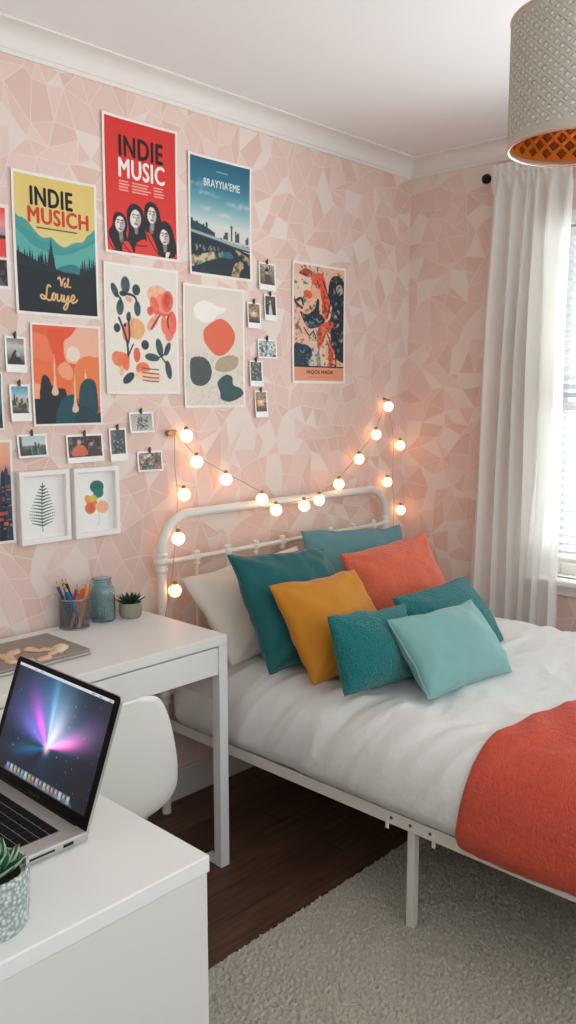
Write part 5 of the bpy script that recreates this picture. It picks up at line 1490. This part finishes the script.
BC = (.527, 1.098); BR = .058
bp_ = empty('potted_succulent', (BC[0], BC[1], CZ), 'fleshy green succulent in a pale speckled pot beside the open laptop', 'potted plant')
obj('pot', lathe(nb(), [(.044, 0), (.050, .001), (.0535, .006), (.0565, .03), (.058, .06), (.0585, .088), (.0575, .090), (.054, .090), (.053, .086), (.053, .078), (.001, .076)], (BC[0], BC[1], CZ), 48, cap1=False), M['speckle'], bp_, smooth=True)
obj('soil', lathe(nb(), [(.0525, .070), (.045, .079), (.02, .081), (.001, .081)], (BC[0], BC[1], CZ), 28, cap1=False), M['soil'], bp_, smooth=True)
bm = nb(); r = random.Random(9)
for ring, (cnt, el, L, W, rad_) in enumerate(((9, .42, .052, .0150, .012), (8, .75, .052, .0150, .009), (6, 1.05, .047, .0135, .006), (4, 1.35, .038, .011, .003))):
    for k in range(cnt):
        a = 2*PI*(k+.5*ring)/cnt+r.uniform(-.1, .1); e = el+r.uniform(-.08, .08)
        succulent_leaf(bm, (BC[0]+rad_*math.cos(a), BC[1]+rad_*math.sin(a), CZ+.079), (math.cos(a)*math.cos(e), math.sin(a)*math.cos(e), math.sin(e)), L*r.uniform(.9, 1.1), W, .0062, 0, 1)
obj('foliage', bm, [M['leaf2'], M['leafedge']], bp_, smooth='all')

# ------------------------------------------------------------------ shell chair
CHX, CHY, CHR = 1.105, 1.835, -.08
ch = empty('chair', None, 'white moulded plastic shell chair pushed under the white desk', 'chair', mtx=Matrix.Translation((CHX, CHY, -.018)) @ Matrix.Rotation(CHR, 4, 'Z'))
# side profile (y forward, z up, half width, edge lift)
secs = [(.225, .405, .185, .0), (.218, .425, .205, .004), (.190, .440, .220, .014), (.12, .440, .229, .030), (.03, .428, .234, .042), (-.06, .420, .236, .055), (-.13, .428, .237, .062), (-.178, .455, .238, .066),
        (-.205, .500, .236, .064), (-.222, .560, .222, .056), (-.236, .63, .200, .046), (-.250, .70, .172, .036), (-.260, .755, .145, .028), (-.266, .785, .122, .02), (-.269, .802, .095, .012), (-.270, .810, .06, .006)]
SEC = [np.array(s) for s in secs]; SP = catmull(SEC, 5)
def shell_pt(i, j, ns, off=0):
    y, z, hw, lift = SP[j]
    u = -1+2*i/(ns-1)
    j0, j1 = max(0, j-1), min(len(SP)-1, j+1)
    t = Vector((0, SP[j1][0]-SP[j0][0], SP[j1][1]-SP[j0][1])).normalized(); n_ = Vector((0, t.z, -t.y))
    if n_.z < 0 and t.y < 0 and j < 30: n_ = -n_
    # normal pointing to the sitter: up on the seat, forward on the back
    n_ = Vector((0, -t.z, t.y)); 
    if (n_.z+n_.y) < 0: n_ = -n_
    x = hw*math.sin(u*PI/2*.92)/math.sin(PI/2*.92)
    return Vector((x, y, z))+n_*(lift*abs(u)**2.3+off)
bm = nb(); NS = 41
gridmesh(bm, lambda i, j: shell_pt(i, j, NS), NS, len(SP))
bmesh.ops.recalc_face_normals(bm, faces=bm.faces[:])
so = obj('shell', bm, M['plastic'], ch, world=False, smooth='all')
md = so.modifiers.new('thick', 'SOLIDIFY'); md.thickness = .007; md.offset = 0
# rolled rim
rimp = [shell_pt(0, j, NS) for j in range(len(SP))]+[shell_pt(i, len(SP)-1, NS) for i in range(1, NS)]+[shell_pt(NS-1, j, NS) for j in range(len(SP)-2, -1, -1)]+[shell_pt(i, 0, NS) for i in range(NS-2, 0, -1)]
obj('rim', tube(nb(), rimp, .0055, 8, closed=True), M['plastic'], ch, world=False, smooth='all')
for sx in (-1, 1):
    for sy in (-1, 1):
        bm = tube(nb(), [(sx*.13, sy*.11-.01, .415), (sx*.19, sy*.16+.005, FLZ+.022)], [.011, .008], 12)
        lg = obj('leg', bm, M['black'], ch, world=False, smooth=True)
        obj('glide', lathe(nb(), [(.011, 0), (.011, .006), (.008, .010)], (sx*.19, sy*.16+.005, FLZ+.018), 12), M['dark'], lg, world=False)
bm = nb()
for a, b in (((-.145, -.15, .34), (.145, .13, .34)), ((.145, -.15, .34), (-.145, .13, .34))): tube(bm, [a, b], .004, 8)
for sy in (-1, 1): tube(bm, [(-.13, sy*.11-.01, .414), (.13, sy*.11-.01, .414)], .007, 8)
obj('brace', bm, M['black'], ch, world=False, smooth=True)

# ------------------------------------------------------------------ rug
rug = empty('shag_rug', (2.1, .85, FLZ), 'cream grey shaggy rug on the dark wood floor, running under the bed', 'rug')
gx0, gx1, gy0, gy1 = 1.05, 3.10, .25, 1.615
obj('backing', box(nb(), (gx0+.01, gy0+.01, FLZ), (gx1-.01, gy1-.01, FLZ+.008), .003), M['rug'], rug)
NX, NY = 600, 400
rs = np.random.RandomState(3)
G = rs.rand(NY, NX)
bm = nb()
def rp(i, j):
    x = gx0+(gx1-gx0)*i/(NX-1); y = gy0+(gy1-gy0)*j/(NY-1)
    d = min(i, NX-1-i, j, NY-1-j); e = sm(0, 5, d)
    v = Vector((x*120, y*120, 0))
    c = noise.noise(v)+.6*noise.noise(v*2.1)
    z = .004+e*(.018+.0105*c+.004*(G[j, i]-.5))
    q = Vector((x*60, y*60, 7))
    x += .006*noise.noise(q); y += .006*noise.noise(q+Vector((9, 4, 1)))
    return Vector((x, y, FLZ+max(.003, z)))
gridmesh(bm, rp, NX, NY)
po_ = obj('pile', bm, M['rug'], rug, smooth='all'); po_['kind'] = 'stuff'

tag(obj('light_blocker_left', box(nb(), (X0-.1, Y0, FLZ), (X0, YW+.12, ZC)), M['plaster']), kind='structure')  # unseen side slab, added to block light coming in from the left
tag(obj('light_blocker_front', box(nb(), (X0-.1, Y0-.12, FLZ), (XW+.12, Y0, .95)), M['plaster']), kind='structure')   # unseen parapet behind the viewer, added to cut low fill light
# ------------------------------------------------------------------ light, sky, camera
W = bpy.data.worlds.new('World'); S.world = W; W.use_nodes = True
bg = W.node_tree.nodes['Background']
bg.inputs['Color'].default_value = (.91, .97, 1.0, 1); bg.inputs['Strength'].default_value = 1.6
la = bpy.data.lights.new('daylight', 'AREA'); la.shape = 'RECTANGLE'; la.size = 1.6; la.size_y = 1.6; la.energy = 72; la.color = (.95, .98, 1.0)
lo = bpy.data.objects.new('window_daylight', la); COL.objects.link(lo)
lo.location = (XW+.6, (WIN[0]+WIN[1])/2, 1.35); lo.rotation_euler = (0, math.radians(102), 0)

cam = bpy.data.cameras.new('Camera'); co = bpy.data.objects.new('Camera', cam); COL.objects.link(co)
f = 847.0
pitch = math.atan(117/f); yaw = math.atan2(812, f*math.cos(pitch)+117*math.sin(pitch))
F = Vector((math.cos(pitch)*math.cos(yaw), math.cos(pitch)*math.sin(yaw), -math.sin(pitch)))
Rv = Vector((math.sin(yaw), -math.cos(yaw), 0)); Uv = Rv.cross(F)
X = Matrix((Rv, Uv, -F)).transposed().to_4x4(); X.translation = Vector((0, 0, 1.5))
co.matrix_world = X
cam.sensor_fit = 'VERTICAL'; cam.sensor_height = 36; cam.lens = f/1024*36; cam.clip_start = .02
S.camera = co
S.view_settings.view_transform = 'Standard'; S.view_settings.look = 'None'
S.view_settings.exposure = 0.5; S.view_settings.gamma = 1.0; S.view_settings.use_curve_mapping = False
S.cycles.max_bounces = 8; S.cycles.diffuse_bounces = 5; S.cycles.transparent_max_bounces = 12; S.cycles.transmission_bounces = 8
